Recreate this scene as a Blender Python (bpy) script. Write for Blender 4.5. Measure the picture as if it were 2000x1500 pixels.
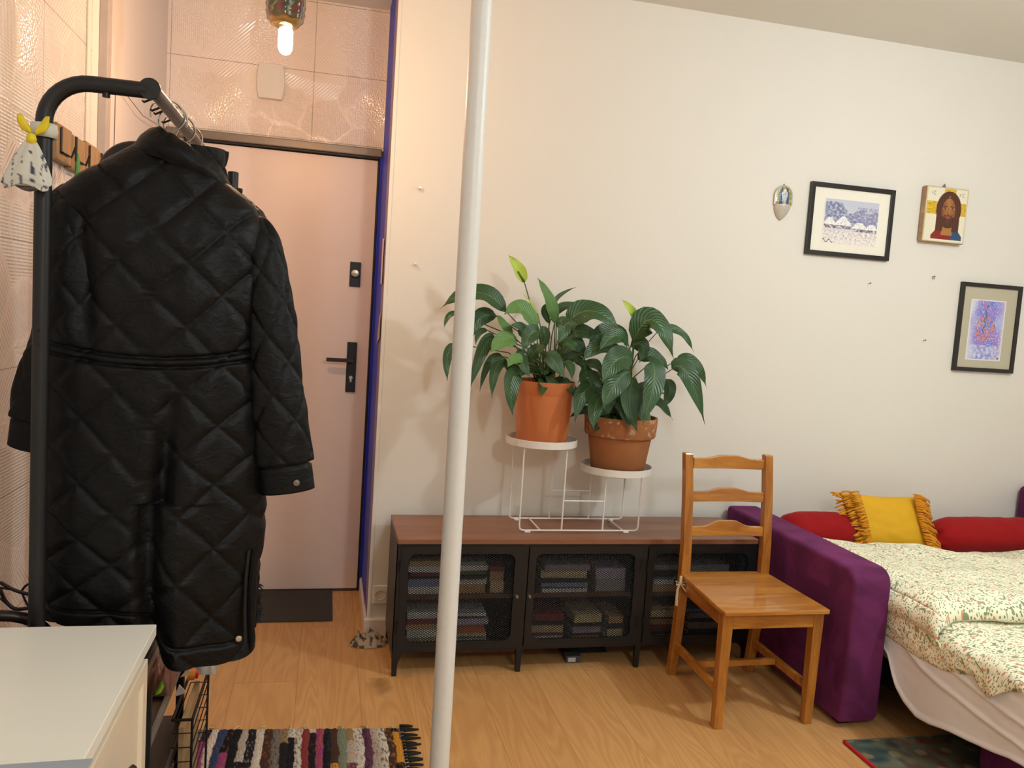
import bpy, bmesh, math, random
import numpy as np
from mathutils import Vector, Matrix, noise
C = bpy.context.scene
for o in list(bpy.data.objects): bpy.data.objects.remove(o)
random.seed(4); RS = np.random.RandomState(7)

# ---------------------------------------------------------------- camera
H_CAM, YAW, PITCH, ROLL, FPX = 1.4105, 13.0382, 4.9636, 3.7692, 1576.48
_a, _b, _c = map(math.radians, (YAW, PITCH, ROLL))
FW = Vector((math.sin(_a)*math.cos(_b), math.cos(_a)*math.cos(_b), -math.sin(_b)))
_r = Vector((math.cos(_a), -math.sin(_a), 0)); _u = _r.cross(FW)
RT = math.cos(_c)*_r + math.sin(_c)*_u; UP = -math.sin(_c)*_r + math.cos(_c)*_u
CAMO = Vector((0, 0, H_CAM))
cd = bpy.data.cameras.new('camera'); cam = bpy.data.objects.new('camera', cd); C.collection.objects.link(cam)
m3 = Matrix((RT, UP, -FW)).transposed()
cam.matrix_world = Matrix.Translation(CAMO) @ m3.to_4x4()
cd.sensor_width = 36; cd.lens = FPX/2000*36; cd.clip_start = .02
C.camera = cam
def at(u, v, **k):
    d = FW*FPX + RT*(u-1000) - UP*(v-750)
    (ax, val), = k.items(); i = 'xyz'.index(ax)
    return CAMO + d*((val-CAMO[i])/d[i])

# ---------------------------------------------------------------- view, world, lights
C.view_settings.view_transform = 'Standard'; C.view_settings.look = 'None'
C.view_settings.gamma = 1; C.view_settings.use_curve_mapping = False
C.view_settings.exposure = 0.05
w = bpy.data.worlds.new('world'); C.world = w; w.use_nodes = True
w.node_tree.nodes['Background'].inputs[0].default_value = (1, .97, .94, 1)
w.node_tree.nodes['Background'].inputs[1].default_value = .05
LAMP = (2.45, 1.4, 2.45)
def point(name, loc, col, power, r):
    l = bpy.data.lights.new(name, 'POINT'); l.color = col; l.energy = power; l.shadow_soft_size = r
    o = bpy.data.objects.new(name, l); o.location = loc; C.collection.objects.link(o); return o
point('room_lamp_light', LAMP, (.865, .975, 1.), 63, .06)
point('camera_side_fill', (.9, -.9, 2.4), (.865, .975, 1.), 68, .12)  # added fill from behind the camera, no real lamp there
BULB = at(560, 82, y=2.8)

# ---------------------------------------------------------------- materials
def lin(c): return tuple(((x/255)/12.92 if x/255 <= .04045 else ((x/255+.055)/1.055)**2.4) for x in c)
class NT:
    def __init__(s, name):
        s.m = bpy.data.materials.new(name); s.m.use_nodes = True; s.t = s.m.node_tree
        s.b = s.t.nodes['Principled BSDF']
    def n(s, typ, **kw):
        nd = s.t.nodes.new(typ)
        for k, v in kw.items():
            if k.startswith('_'): setattr(nd, k[1:], v)
        for k, v in kw.items():
            if k.startswith('_'): continue
            inp = nd.inputs[int(k[1:])] if k[0] == 'i' and k[1:].isdigit() else nd.inputs[k]
            if isinstance(v, bpy.types.NodeSocket): s.t.links.new(v, inp)
            else: inp.default_value = v
        return nd
    def link(s, a, b): s.t.links.new(a, b)
    def math(s, op, a, b=0., c=None):
        nd = s.n('ShaderNodeMath', _operation=op, i0=a, i1=b)
        if c is not None:
            if isinstance(c, bpy.types.NodeSocket): s.link(c, nd.inputs[2])
            else: nd.inputs[2].default_value = c
        return nd.outputs[0]
    def mix(s, f, a, b):
        nd = s.t.nodes.new('ShaderNodeMix'); nd.data_type = 'RGBA'
        for i, v in ((0, f), (6, a), (7, b)):
            if isinstance(v, bpy.types.NodeSocket): s.link(v, nd.inputs[i])
            else: nd.inputs[i].default_value = v if i == 0 else (*v[:3], 1)
        return nd.outputs[2]
    def obj(s): return s.n('ShaderNodeTexCoord').outputs['Object']
    def uv(s): return s.n('ShaderNodeTexCoord').outputs['UV']
    def gen(s): return s.n('ShaderNodeNewGeometry').outputs['Position']
    def mapping(s, v, sc=(1, 1, 1), loc=(0, 0, 0), rot=(0, 0, 0)):
        return s.n('ShaderNodeMapping', Vector=v, Scale=sc, Location=loc, Rotation=rot).outputs[0]
    def noise(s, v, sc, det=3., dist=0.): return s.n('ShaderNodeTexNoise', Vector=v, Scale=sc, Detail=det, Distortion=dist).outputs[0]
    def bump(s, h, st=.3, d=.002):
        nd = s.n('ShaderNodeBump', Height=h, Strength=st, Distance=d); s.link(nd.outputs[0], s.b.inputs['Normal'])
    def set(s, col=None, rough=.6, metal=0., spec=.5, coat=0., sheen=0.):
        if col is not None:
            if isinstance(col, bpy.types.NodeSocket): s.link(col, s.b.inputs['Base Color'])
            else: s.b.inputs['Base Color'].default_value = (*col, 1)
        if isinstance(rough, bpy.types.NodeSocket): s.link(rough, s.b.inputs['Roughness'])
        else: s.b.inputs['Roughness'].default_value = rough
        s.b.inputs['Metallic'].default_value = metal; s.b.inputs['Specular IOR Level'].default_value = spec
        s.b.inputs['Coat Weight'].default_value = coat; s.b.inputs['Sheen Weight'].default_value = sheen
        return s
def plain(name, c, rough=.5, metal=0., spec=.5, var=.12, sc=30., bump=.1, coat=0., sheen=0.):
    t = NT(name); v = t.obj(); n = t.noise(v, sc, 4.)
    c = lin(c); d = tuple(x*(1-var) for x in c); e = tuple(min(1, x*(1+var)) for x in c)
    t.set(t.mix(n, d, e), rough, metal, spec, coat, sheen); t.bump(n, bump, .001); return t.m
def vcol(name, rough=.7, spec=.3, sc=200., bump=.15, sheen=0., coat=0.):
    t = NT(name); a = t.n('ShaderNodeVertexColor', _layer_name='Col').outputs[0]
    t.set(a, rough, 0, spec, coat, sheen); t.bump(t.noise(t.obj(), sc, 3.), bump, .001); return t.m
def wood(name, c1, c2, axis='X', rough=.4, sc=1., coat=.15, ring=14.):
    t = NT(name); v = t.obj()
    s = {'X': (.12, 1, 1), 'Y': (1, .12, 1), 'Z': (1, 1, .12)}[axis]
    m = t.mapping(v, tuple(k*sc for k in s)); n = t.noise(m, ring, 5., 1.2); f = t.noise(m, 120., 2.)
    k = t.n('ShaderNodeMapRange', Value=t.math('ADD', n, t.math('MULTIPLY', f, .25)), i1=.42, i2=.78).outputs[0]
    t.set(t.mix(k, lin(c1), lin(c2)), rough, 0, .5, coat); t.bump(f, .12, .0006); return t.m

M = {}
def wallmat(name, c):
    t = NT(name); v = t.gen(); n = t.noise(v, 1.7, 3.); f = t.noise(v, 90., 3.)
    c = lin(c); t.set(t.mix(n, tuple(x*.97 for x in c), c), .62, 0, .35)
    t.bump(t.math('ADD', t.math('MULTIPLY', n, 3.), f), .12, .0015); return t.m
M['wall'] = wallmat('wall_paint', (231, 225, 216)); M['ceil'] = wallmat('ceiling_paint', (230, 226, 216))
M['hallwall'] = wallmat('hall_plaster', (232, 218, 210))

def floormat():
    t = NT('oak_laminate'); v = t.gen()
    sep = t.n('ShaderNodeSeparateXYZ', Vector=v)
    vv = t.n('ShaderNodeCombineXYZ', X=sep.outputs[1], Y=sep.outputs[0]).outputs[0]
    mp = t.mapping(vv, loc=(-.73, -.171+.0, 0))
    br = t.n('ShaderNodeTexBrick', Vector=mp, Color1=(0, 0, 0, 1), Color2=(1, 1, 1, 1), Mortar=(.5, .5, .5, 1), Scale=1., **{'Mortar Size': .0009, 'Brick Width': 1.38, 'Row Height': .225, 'Bias': 0.})
    br.offset = .37
    pid = br.outputs[0]; line = br.outputs[1]
    off = t.n('ShaderNodeVectorMath', _operation='MULTIPLY', i0=pid, i1=(7.3, 3.1, 5.)).outputs[0]
    pv = t.n('ShaderNodeVectorMath', _operation='ADD', i0=v, i1=off).outputs[0]
    st = t.mapping(pv, (5., .55, 1))
    big = t.noise(st, 1.6, 2., .4)
    rings = t.math('FRACT', t.math('MULTIPLY', big, 13.))
    rings = t.math('ABSOLUTE', t.math('SUBTRACT', rings, .5))
    fine = t.noise(t.mapping(pv, (34., 1.3, 1)), 6., 4.)
    knot = t.n('ShaderNodeTexVoronoi', Vector=t.mapping(pv, (3.4, 1.5, 1)), Scale=1.).outputs[0]
    kn = t.n('ShaderNodeMapRange', Value=t.math('ADD', knot, t.math('MULTIPLY', t.noise(pv, 26.), .12)), i1=.105, i2=.24, i3=1., i4=0.).outputs[0]
    blot = t.noise(t.mapping(pv, (1.6, .8, 1)), 3., 3.)
    c = t.mix(t.math('MULTIPLY', rings, 1.5), lin((222, 172, 110)), lin((196, 142, 84)))
    c = t.mix(t.math('MULTIPLY', fine, .45), c, lin((166, 114, 64)))
    c = t.mix(t.math('MULTIPLY', blot, .35), c, lin((216, 168, 116)))
    c = t.mix(t.math('MULTIPLY', kn, .75), c, lin((104, 66, 36)))
    c = t.mix(t.math('MULTIPLY', pid, .16), c, lin((176, 124, 78)))
    c = t.mix(t.math('MULTIPLY', line, .55), c, lin((96, 62, 38)))
    t.set(c, .42, 0, .4); t.bump(t.math('SUBTRACT', fine, t.math('MULTIPLY', line, 2.)), .08, .001); return t.m
M['floor'] = floormat()

def tilemat(name, plane):
    t = NT(name); v = t.gen(); sep = t.n('ShaderNodeSeparateXYZ', Vector=v)
    a = sep.outputs[0] if plane == 'x' else sep.outputs[1]; z = sep.outputs[2]
    p = t.n('ShaderNodeCombineXYZ', X=a, Y=z).outputs[0]
    wp = t.n('ShaderNodeVectorMath', _operation='ADD', i0=p, i1=t.n('ShaderNodeVectorMath', _operation='SCALE', i0=t.n('ShaderNodeTexNoise', Vector=p, Scale=6., Detail=1.).outputs[1], Scale=.22).outputs[0]).outputs[0]
    cell = t.n('ShaderNodeTexVoronoi', _voronoi_dimensions='2D', Vector=wp, Scale=6.5).outputs[1]
    cs = t.n('ShaderNodeSeparateColor', Color=cell).outputs[0]
    s1 = t.math('SINE', t.math('MULTIPLY', t.math('ADD', a, z), 370.)); s2 = t.math('SINE', t.math('MULTIPLY', t.math('SUBTRACT', a, z), 370.))
    dia = t.math('MULTIPLY', s1, s2)
    vo = t.n('ShaderNodeTexVoronoi', _voronoi_dimensions='2D', Vector=p, Scale=110.).outputs[0]
    sw = t.math('MULTIPLY', t.math('SINE', t.math('MULTIPLY', t.noise(p, 22., 1., .6), 55.)), .45)
    def gt(x): return t.math('GREATER_THAN', cs, x)
    def sel(f, x, y): return t.math('ADD', t.math('MULTIPLY', f, y), t.math('MULTIPLY', t.math('SUBTRACT', 1., f), x))
    h = sel(gt(.2), t.math('MULTIPLY', s1, .45), dia); h = sel(gt(.5), h, t.math('MULTIPLY', t.math('SUBTRACT', .5, vo), 1.9)); h = sel(gt(.72), h, sw); h = sel(gt(.86), h, t.math('MULTIPLY', s2, .45))
    ed = t.n('ShaderNodeTexVoronoi', _voronoi_dimensions='2D', _feature='DISTANCE_TO_EDGE', Vector=wp, Scale=6.5).outputs[0]
    h = t.math('MULTIPLY', h, t.n('ShaderNodeMapRange', Value=ed, i1=.0, i2=.08).outputs[0])
    # joints
    z0 = 2.46 if plane == 'x' else 1.82; a0 = -.115 if plane == 'x' else 1.75
    jz = t.math('ABSOLUTE', t.math('SUBTRACT', t.math('FRACT', t.math('ADD', t.math('DIVIDE', t.math('SUBTRACT', z, z0), .31), 20.5)), .5))
    ja = t.math('ABSOLUTE', t.math('SUBTRACT', t.math('FRACT', t.math('ADD', t.math('DIVIDE', t.math('SUBTRACT', a, a0), .62), 20.5)), .5))
    jl = t.math('MAXIMUM', t.math('LESS_THAN', jz, .0045), t.math('LESS_THAN', ja, .0022))
    base = lin((244, 228, 218))
    t.set(t.mix(jl, base, tuple(x*.45 for x in base)), .35, 0, .4)
    hh = t.math('SUBTRACT', h, t.math('MULTIPLY', jl, 3.)); t.bump(hh, .55, .0020)
    nb = t.n('ShaderNodeBump', Height=hh, Strength=1., Distance=.0012); t.link(nb.outputs[0], t.b.inputs['Coat Normal'])
    t.b.inputs['Coat Weight'].default_value = 1.; t.b.inputs['Coat Roughness'].default_value = .09; return t.m
M['tile_b'] = tilemat('embossed_tile_back', 'x'); M['tile_l'] = tilemat('embossed_tile_left', 'y')

M['white'] = plain('white_enamel', (232, 228, 222), .35, var=.03)
M['door'] = plain('door_laminate', (236, 214, 204), .38, var=.02, sc=8)
M['cream_trim'] = plain('cream_trim', (228, 216, 202), .4, var=.04)
M['blue'] = plain('blue_gloss_paint', (38, 52, 190), .5, spec=.3, var=.12, sc=14, bump=.3)
M['greymetal'] = plain('grey_steel', (128, 116, 106), .4, .3, var=.1)
M['black'] = plain('black_metal', (26, 26, 28), .45, .2, var=.2)
M['blackrough'] = plain('black_rubber', (18, 18, 20), .8, var=.2)
M['chrome'] = plain('chrome', (200, 196, 190), .2, 1., var=.05)
M['rod'] = plain('rod_metal', (96, 88, 80), .38, .55, var=.15)
M['pole'] = plain('pole_paint', (224, 222, 218), .4, var=.04, sc=60, bump=.5)
M['darkmat'] = plain('doormat_felt', (62, 58, 54), .95, var=.2, sc=300, bump=.6)
M['top'] = wood('walnut_top', (150, 98, 70), (124, 78, 54), 'X', .38, 1., .1)
M['pine'] = wood('stained_pine', (202, 138, 58), (160, 98, 34), 'X', .34, 1.6, .3)
M['pinez'] = wood('stained_pine_upright', (194, 128, 52), (152, 92, 32), 'Z', .34, 1.6, .3)
M['shelfwood'] = wood('shelf_wood', (140, 96, 62), (108, 70, 44), 'X', .55)
M['darkwood'] = wood('dark_wood', (92, 70, 52), (58, 42, 32), 'Y', .5)
M['palewood'] = wood('pale_wood', (188, 158, 116), (158, 124, 84), 'Y', .5)
M['terra1'] = plain('plastic_terracotta', (208, 122, 72), .38, var=.06, sc=5)
def terra():
    t = NT('weathered_terracotta'); v = t.obj(); n = t.noise(v, 14., 5.); g = t.noise(v, 45., 5.)
    sep = t.n('ShaderNodeSeparateXYZ', Vector=v)
    c = t.mix(n, lin((148, 94, 58)), lin((176, 116, 74)))
    k = t.n('ShaderNodeMapRange', Value=g, i1=.56, i2=.66).outputs[0]
    up = t.n('ShaderNodeMapRange', Value=sep.outputs[2], i1=.14, i2=.16).outputs[0]
    c = t.mix(t.math('MULTIPLY', t.math('MULTIPLY', k, up), .6), c, lin((206, 186, 158)))
    dk = t.n('ShaderNodeMapRange', Value=t.math('ADD', sep.outputs[2], t.math('MULTIPLY', n, .03)), i1=.02, i2=.05, i3=1., i4=0.).outputs[0]
    c = t.mix(t.math('MULTIPLY', dk, .5), c, lin((92, 58, 38)))
    t.set(c, .85, 0, .2); t.bump(g, .4, .001); return t.m
M['terra2'] = terra()
M['soil'] = plain('soil', (34, 26, 20), .95, var=.5, sc=80, bump=1.)
def velvet(name, c):
    t = NT(name); v = t.gen(); n = t.noise(v, 5., 3., 1.5); f = t.noise(v, 500., 2.)
    k = t.n('ShaderNodeMapRange', Value=n, i1=.4, i2=.62).outputs[0]
    c = lin(c); t.set(t.mix(k, tuple(x*.72 for x in c), tuple(x*1.15 for x in c)), .85, 0, .2, 0, .22)
    t.b.inputs['Sheen Roughness'].default_value = .4; t.b.inputs['Sheen Tint'].default_value = (*tuple(min(1, x*4) for x in c), 1)
    t.bump(f, .15, .001); return t.m
M['velvet'] = velvet('purple_velvet', (104, 42, 88))
M['red'] = plain('red_velour', (152, 16, 20), .8, spec=.2, var=.12, sc=300, sheen=.04, bump=.3)
M['yellow'] = plain('mustard_cotton', (222, 168, 22), .8, var=.08, sc=400, bump=.5)
M['fringe'] = plain('mustard_yarn', (216, 142, 24), .85, var=.2, sc=200, bump=.5)
M['sheet'] = plain('white_sheet', (226, 222, 222), .6, var=.03, sc=12, sheen=.1)
def duvet():
    t = NT('sprigged_cotton'); v = t.uv()
    wv = t.n('ShaderNodeVectorMath', _operation='ADD', i0=v, i1=t.n('ShaderNodeVectorMath', _operation='SCALE', i0=t.n('ShaderNodeTexNoise', Vector=v, Scale=14.).outputs[1], Scale=.02).outputs[0]).outputs[0]
    n = t.noise(v, 11., 1.5, .8)
    stem = t.math('LESS_THAN', t.math('ABSOLUTE', t.math('SUBTRACT', t.math('FRACT', t.math('MULTIPLY', n, 6.)), .5)), .085)
    brk = t.math('GREATER_THAN', t.noise(v, 55., 1.), .5); stem = t.math('MULTIPLY', stem, brk)
    vo = t.n('ShaderNodeTexVoronoi', _voronoi_dimensions='2D', Vector=t.mapping(wv, (1., 1.8, 1), rot=(0, 0, .6)), Scale=76., Randomness=.9)
    r = t.n('ShaderNodeSeparateColor', Color=vo.outputs[1]).outputs[0]
    leaf = t.math('MULTIPLY', t.math('LESS_THAN', vo.outputs[0], .26), t.math('GREATER_THAN', r, .32))
    vf = t.n('ShaderNodeTexVoronoi', _voronoi_dimensions='2D', Vector=wv, Scale=30., Randomness=.9)
    r2 = t.n('ShaderNodeSeparateColor', Color=vf.outputs[1]).outputs[1]
    fl = t.math('MULTIPLY', t.math('LESS_THAN', vf.outputs[0], .16), t.math('GREATER_THAN', r2, .55))
    c = t.mix(t.math('MAXIMUM', t.math('MULTIPLY', stem, .8), t.math('MULTIPLY', leaf, .85)), lin((248, 243, 216)), lin((96, 120, 74)))
    c = t.mix(t.math('MULTIPLY', fl, .8), c, lin((214, 122, 88)))
    t.set(c, .8, 0, .2, 0, .1); t.bump(t.noise(t.gen(), 30., 4.), .25, .004); return t.m
M['duvet'] = duvet()
def nylon():
    t = NT('black_nylon'); v = t.gen(); n = t.noise(t.mapping(v, (1, 1, 1.6)), 38., 5., 1.); f = t.noise(v, 700., 1.)
    t.set(lin((10, 10, 12)), .5, 0, .2, 0, .0); t.bump(n, .35, .006); return t.m
M['nylon'] = nylon()
M['fluff'] = plain('shaggy_dark', (26, 25, 28), .95, var=.3)
def leafmat(name, c1, c2, rough=.35):
    t = NT(name); uv = t.n('ShaderNodeSeparateXYZ', Vector=t.uv())
    u = t.math('ABSOLUTE', t.math('SUBTRACT', uv.outputs[0], .5)); vv = uv.outputs[1]
    ve = t.math('SINE', t.math('MULTIPLY', t.math('SUBTRACT', vv, t.math('MULTIPLY', u, .5)), 85.))
    mid = t.math('LESS_THAN', u, .022)
    n = t.noise(t.obj(), 9., 3.)
    c = t.mix(n, lin(c1), lin(c2)); c = t.mix(t.math('MULTIPLY', mid, .4), c, lin((120, 160, 70)))
    c = t.mix(t.math('MULTIPLY', t.math('MULTIPLY', t.math('ADD', ve, 1.), .5), .25), c, tuple(x*.6 for x in lin(c1)))
    t.set(c, rough, 0, .5); t.bump(ve, .35, .0018); return t.m
M['leaf_d'] = leafmat('dark_leaf', (34, 66, 34), (52, 92, 42)); M['leaf_l'] = leafmat('light_leaf', (84, 128, 62), (104, 146, 76), .45)
M['stem'] = plain('plant_stem', (70, 92, 42), .5, var=.2)
M['spathe'] = plain('green_spathe', (176, 200, 74), .5, var=.12, sc=25)
M['picture'] = vcol('painted_picture', .35, .5, 300., .03)
M['weave'] = vcol('rag_weave', .9, .1, 260., .6)
M['pile'] = vcol('carpet_pile', .95, .1, 400., .6)
M['mount'] = plain('ivory_mount', (242, 236, 222), .7, var=.02)
M['mount2'] = plain('grey_mount', (190, 182, 160), .7, var=.02)
M['frame'] = plain('black_frame', (30, 27, 26), .35, var=.2)
M['silver'] = plain('silvered_relief', (190, 184, 172), .3, .7, var=.15, sc=60, bump=.4)
M['porcelain'] = plain('porcelain', (228, 222, 210), .25, var=.04)
M['yellowrib'] = plain('yellow_ribbon', (222, 196, 30), .5, var=.15)
M['linen'] = plain('linen_pouch', (206, 202, 190), .8, var=.1, sc=60)
M['cable'] = plain('cable_plastic', (36, 22, 40), .4, var=.1)
M['beige'] = plain('beige_ribbon', (206, 192, 160), .7, var=.1)
M['dresser'] = plain('dresser_lacquer', (240, 234, 222), .3, var=.015, sc=6, bump=.02)
M['dresserfront'] = plain('dresser_front', (224, 208, 184), .38, var=.015, sc=6, bump=.02)
M['greypad'] = plain('grey_blue_sheet', (158, 164, 172), .5, var=.03)
M['bronze'] = plain('dark_bronze', (58, 50, 48), .35, .6, var=.1)
def glassbulb():
    t = NT('lit_bulb_glass'); t.set((1, .8, .5), .1); t.b.inputs['Emission Color'].default_value = (1, .72, .38, 1)
    t.b.inputs['Emission Strength'].default_value = 14.; return t.m
M['bulb'] = glassbulb()
def lampon():
    t = NT('ceiling_lamp_opal'); t.set((1, .95, .9), .4); t.b.inputs['Emission Color'].default_value = (1, .84, .64, 1)
    t.b.inputs['Emission Strength'].default_value = 3.; return t.m
M['opal'] = lampon()
def clearpack():
    t = NT('clear_plastic'); t.set(lin((220, 190, 180)), .2); t.b.inputs['Transmission Weight'].default_value = .6; t.bump(t.noise(t.obj(), 40.), .6, .004); return t.m
M['clear'] = clearpack()
COLM = {}
def colm(c, rough=.6):
    k = tuple(c)
    if k not in COLM: COLM[k] = plain('tint_%d_%d_%d' % k, k, rough, var=.08, sc=50)
    return COLM[k]

# ---------------------------------------------------------------- mesh helpers
class MB:
    def __init__(s): s.v = []; s.f = []; s.uv = None; s.col = None; s.fm = None
    def add(s, vs, fs):
        n = len(s.v); s.v += [Vector(p) for p in vs]; s.f += [tuple(i+n for i in f) for f in fs]; return s
    def box(s, a, b):
        x0, y0, z0 = a; x1, y1, z1 = b
        return s.add([(x0,y0,z0),(x1,y0,z0),(x1,y1,z0),(x0,y1,z0),(x0,y0,z1),(x1,y0,z1),(x1,y1,z1),(x0,y1,z1)],
                     [(0,3,2,1),(4,5,6,7),(0,1,5,4),(1,2,6,5),(2,3,7,6),(3,0,4,7)])
    def hexa(s, lo, hi):  # lo, hi: 4 points each, ccw seen from above
        return s.add(list(lo)+list(hi), [(0,3,2,1),(4,5,6,7),(0,1,5,4),(1,2,6,5),(2,3,7,6),(3,0,4,7)])
    def prism(s, poly, axis, a, b):
        f = {'x': lambda p, t: (t, p[0], p[1]), 'y': lambda p, t: (p[0], t, p[1]), 'z': lambda p, t: (p[0], p[1], t)}[axis]
        n = len(poly); vs = [f(p, a) for p in poly]+[f(p, b) for p in poly]
        fs = [tuple(range(n-1, -1, -1)), tuple(range(n, 2*n))]+[(i, (i+1) % n, n+(i+1) % n, n+i) for i in range(n)]
        return s.add(vs, fs)
    def tube(s, pts, r, n=10, cap=True, sy=1.):
        pts = [Vector(p) for p in pts]; rs = r if isinstance(r, (list, tuple)) else [r]*len(pts)
        vs = []; up = None
        for i, p in enumerate(pts):
            t = (pts[min(i+1, len(pts)-1)]-pts[max(i-1, 0)]).normalized()
            if up is None:
                up = Vector((0, 0, 1)) if abs(t.z) < .9 else Vector((1, 0, 0))
            a = t.cross(up).normalized(); up = a.cross(t).normalized()
            for k in range(n):
                th = 2*math.pi*k/n; vs.append(p+a*math.cos(th)*rs[i]+up*math.sin(th)*rs[i]*sy)
        fs = [(i*n+k, i*n+(k+1) % n, (i+1)*n+(k+1) % n, (i+1)*n+k) for i in range(len(pts)-1) for k in range(n)]
        if cap: fs += [tuple(range(n-1, -1, -1)), tuple(range((len(pts)-1)*n, len(pts)*n))]
        return s.add(vs, fs)
    def lathe(s, prof, c=(0, 0, 0), n=40, sx=1., sy=1.):
        vs = []; c = Vector(c)
        for r, z in prof:
            for k in range(n):
                th = 2*math.pi*k/n; vs.append(c+Vector((r*sx*math.cos(th), r*sy*math.sin(th), z)))
        fs = [(i*n+k, i*n+(k+1) % n, (i+1)*n+(k+1) % n, (i+1)*n+k) for i in range(len(prof)-1) for k in range(n)]
        return s.add(vs, fs)
    def grid(s, fn, nu, nv, uvs=(1, 1), closed=False):
        n0 = len(s.v); vs = []; fs = []
        for j in range(nv+1):
            for i in range(nu+(0 if closed else 1)): vs.append(fn(i/nu, j/nv))
        w_ = nu if closed else nu+1
        for j in range(nv):
            for i in range(nu):
                a = j*w_+i; b = j*w_+(i+1) % w_ if closed else a+1
                fs.append((a, b, b+w_, a+w_))
        return s.add(vs, fs)
    def xf(s, M_): s.v = [M_ @ v for v in s.v]; return s
    def build(s, name, mat, parent=None, smooth=False, bevel=0, sub=0, solid=0, local=False, ang=40, seg=2):
        o0 = Vector((0, 0, 0)); q_ = None if local else parent
        while q_ is not None: o0 = o0+q_.location; q_ = q_.parent
        me = bpy.data.meshes.new(name); me.from_pydata([tuple(v-o0) for v in s.v], [], s.f); me.validate(); me.update()
        mats = mat if isinstance(mat, list) else [mat]
        for m_ in mats: me.materials.append(m_)
        if s.fm:
            for p, k in zip(me.polygons, s.fm): p.material_index = k
        if s.col is not None:
            ca = me.color_attributes.new('Col', 'FLOAT_COLOR', 'POINT'); ca.data.foreach_set('color', np.asarray(s.col, dtype=np.float32).ravel())
        if s.uv is not None:
            ul = me.uv_layers.new(name='UVMap'); idx = np.zeros(len(me.loops), dtype=np.int32); me.loops.foreach_get('vertex_index', idx)
            ul.data.foreach_set('uv', np.asarray(s.uv, dtype=np.float32)[idx].ravel())
        o = bpy.data.objects.new(name, me); C.collection.objects.link(o)
        if parent is not None: o.parent = parent
        if smooth:
            for p in me.polygons: p.use_smooth = True
            if smooth != 'all':
                try: me.set_sharp_from_angle(angle=math.radians(ang))
                except Exception: pass
        if solid:
            md = o.modifiers.new('solid', 'SOLIDIFY'); md.thickness = solid; md.offset = 0
        if bevel:
            md = o.modifiers.new('bevel', 'BEVEL'); md.width = bevel; md.segments = seg; md.limit_method = 'ANGLE'; md.angle_limit = math.radians(40)
        if sub:
            md = o.modifiers.new('sub', 'SUBSURF'); md.levels = sub; md.render_levels = sub
        return o
def tag(o, label, cat, group=None, kind=None):
    o['label'] = label; o['category'] = cat
    if group: o['group'] = group
    if kind: o['kind'] = kind
    return o
def thing(name, label, cat, loc, rz=0., group=None):
    o = bpy.data.objects.new(name, None); C.collection.objects.link(o); o.empty_display_size = .05
    o.location = loc; o.rotation_euler = (0, 0, rz); return tag(o, label, cat, group)
def struct(name, mb, mat, parent=None, **k):
    o = mb.build(name, mat, parent, **k)
    if parent is None: o['kind'] = 'structure'
    return o
def arc(c, r, a0, a1, n=8):
    return [(c[0]+r*math.cos(math.radians(a0+(a1-a0)*i/n)), c[1]+r*math.sin(math.radians(a0+(a1-a0)*i/n))) for i in range(n+1)]
def rrect(x0, z0, x1, z1, r, n=6):
    return arc((x1-r, z0+r), r, -90, 0, n)+arc((x1-r, z1-r), r, 0, 90, n)+arc((x0+r, z1-r), r, 90, 180, n)+arc((x0+r, z0+r), r, 180, 270, n)
def nz(x, y=0., z=0.): return noise.noise(Vector((x, y, z)))

# ---------------------------------------------------------------- the room
W, YD, XC, XL, HC = 3.407, 3.958, .221, -.746, 2.78
XR, YF = 4.7, -2.7
struct('floor', MB().box((XL-.1, YF-.1, -.08), (XR+.1, YD+.2, 0)), M['floor'])
struct('ceiling', MB().box((XL-.1, YF-.1, HC), (XR+.1, YD+.2, HC+.08)), M['ceil'])
struct('wall_back', MB().box((XC, W, 0), (XR+.1, YD+.2, HC)), M['wall'])
struct('wall_right', MB().box((XR, YF-.1, 0), (XR+.1, W, HC)), M['wall'])
struct('wall_front', MB().box((XL-.1, YF-.1, 0), (XR, YF, HC)), M['wall'])
struct('wall_left', MB().box((XL-.1, YF, 0), (XL, 2.80, HC)), M['tile_l'])
struct('wall_left_plaster', MB().box((XL-.1, 2.80, 0), (XL-.004, YD, HC)), M['hallwall'])
struct('wall_hall', MB().box((XL-.1, YD, 2.135), (XC, YD+.1, HC)).box((XL-.1, YD, 0), (-.665, YD+.1, 2.135)), M['tile_b'])
struct('trim_1', MB().box((XL, 2.735, 0), (XL+.006, 2.765, HC)), M['cream_trim'], bevel=.002)
struct('trim_2', MB().prism([(XL-.004, 2.885), (XL+.022, 2.89), (XL+.022, 2.935), (XL-.004, 2.955)], 'z', 0, HC), M['greymetal'] if 0 else plain('grey_profile', (176, 164, 156), .35), bevel=.003)
struct('trim_3', MB().box((XC-.006, 3.56, .07), (XC, YD-.03, HC)).box((.2045, YD-.032, .0), (XC, YD-.001, 2.10)), M['blue'], bevel=.002)
struct('trim_5', MB().box((XC-.005, W+.004, .07), (XC, 3.56, HC)), plain('lilac_jamb_strip', (128, 112, 150), .5, var=.1, sc=12), bevel=.002)  # lilac-grey strip along the near edge of the jamb
struct('trim_4', MB().box((XC-.004, W-.004, .07), (XC+.012, W+.006, HC)), M['wall'], bevel=.0035)
bb = MB(); T = .016; HB = .072
bb.prism([(W-T, 0), (W, 0), (W, HB), (W-T+.006, HB), (W-T, HB-.008)], 'x', XC-T, 2.6)
struct('baseboard_back', bb, M['cream_trim'])
bb = MB(); bb.prism([(XC-T, 0), (XC, 0), (XC, HB), (XC-T+.006, HB), (XC-T, HB-.008)], 'y', W+.0005, YD-.01)
struct('baseboard_hall', bb, M['cream_trim'])

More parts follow.
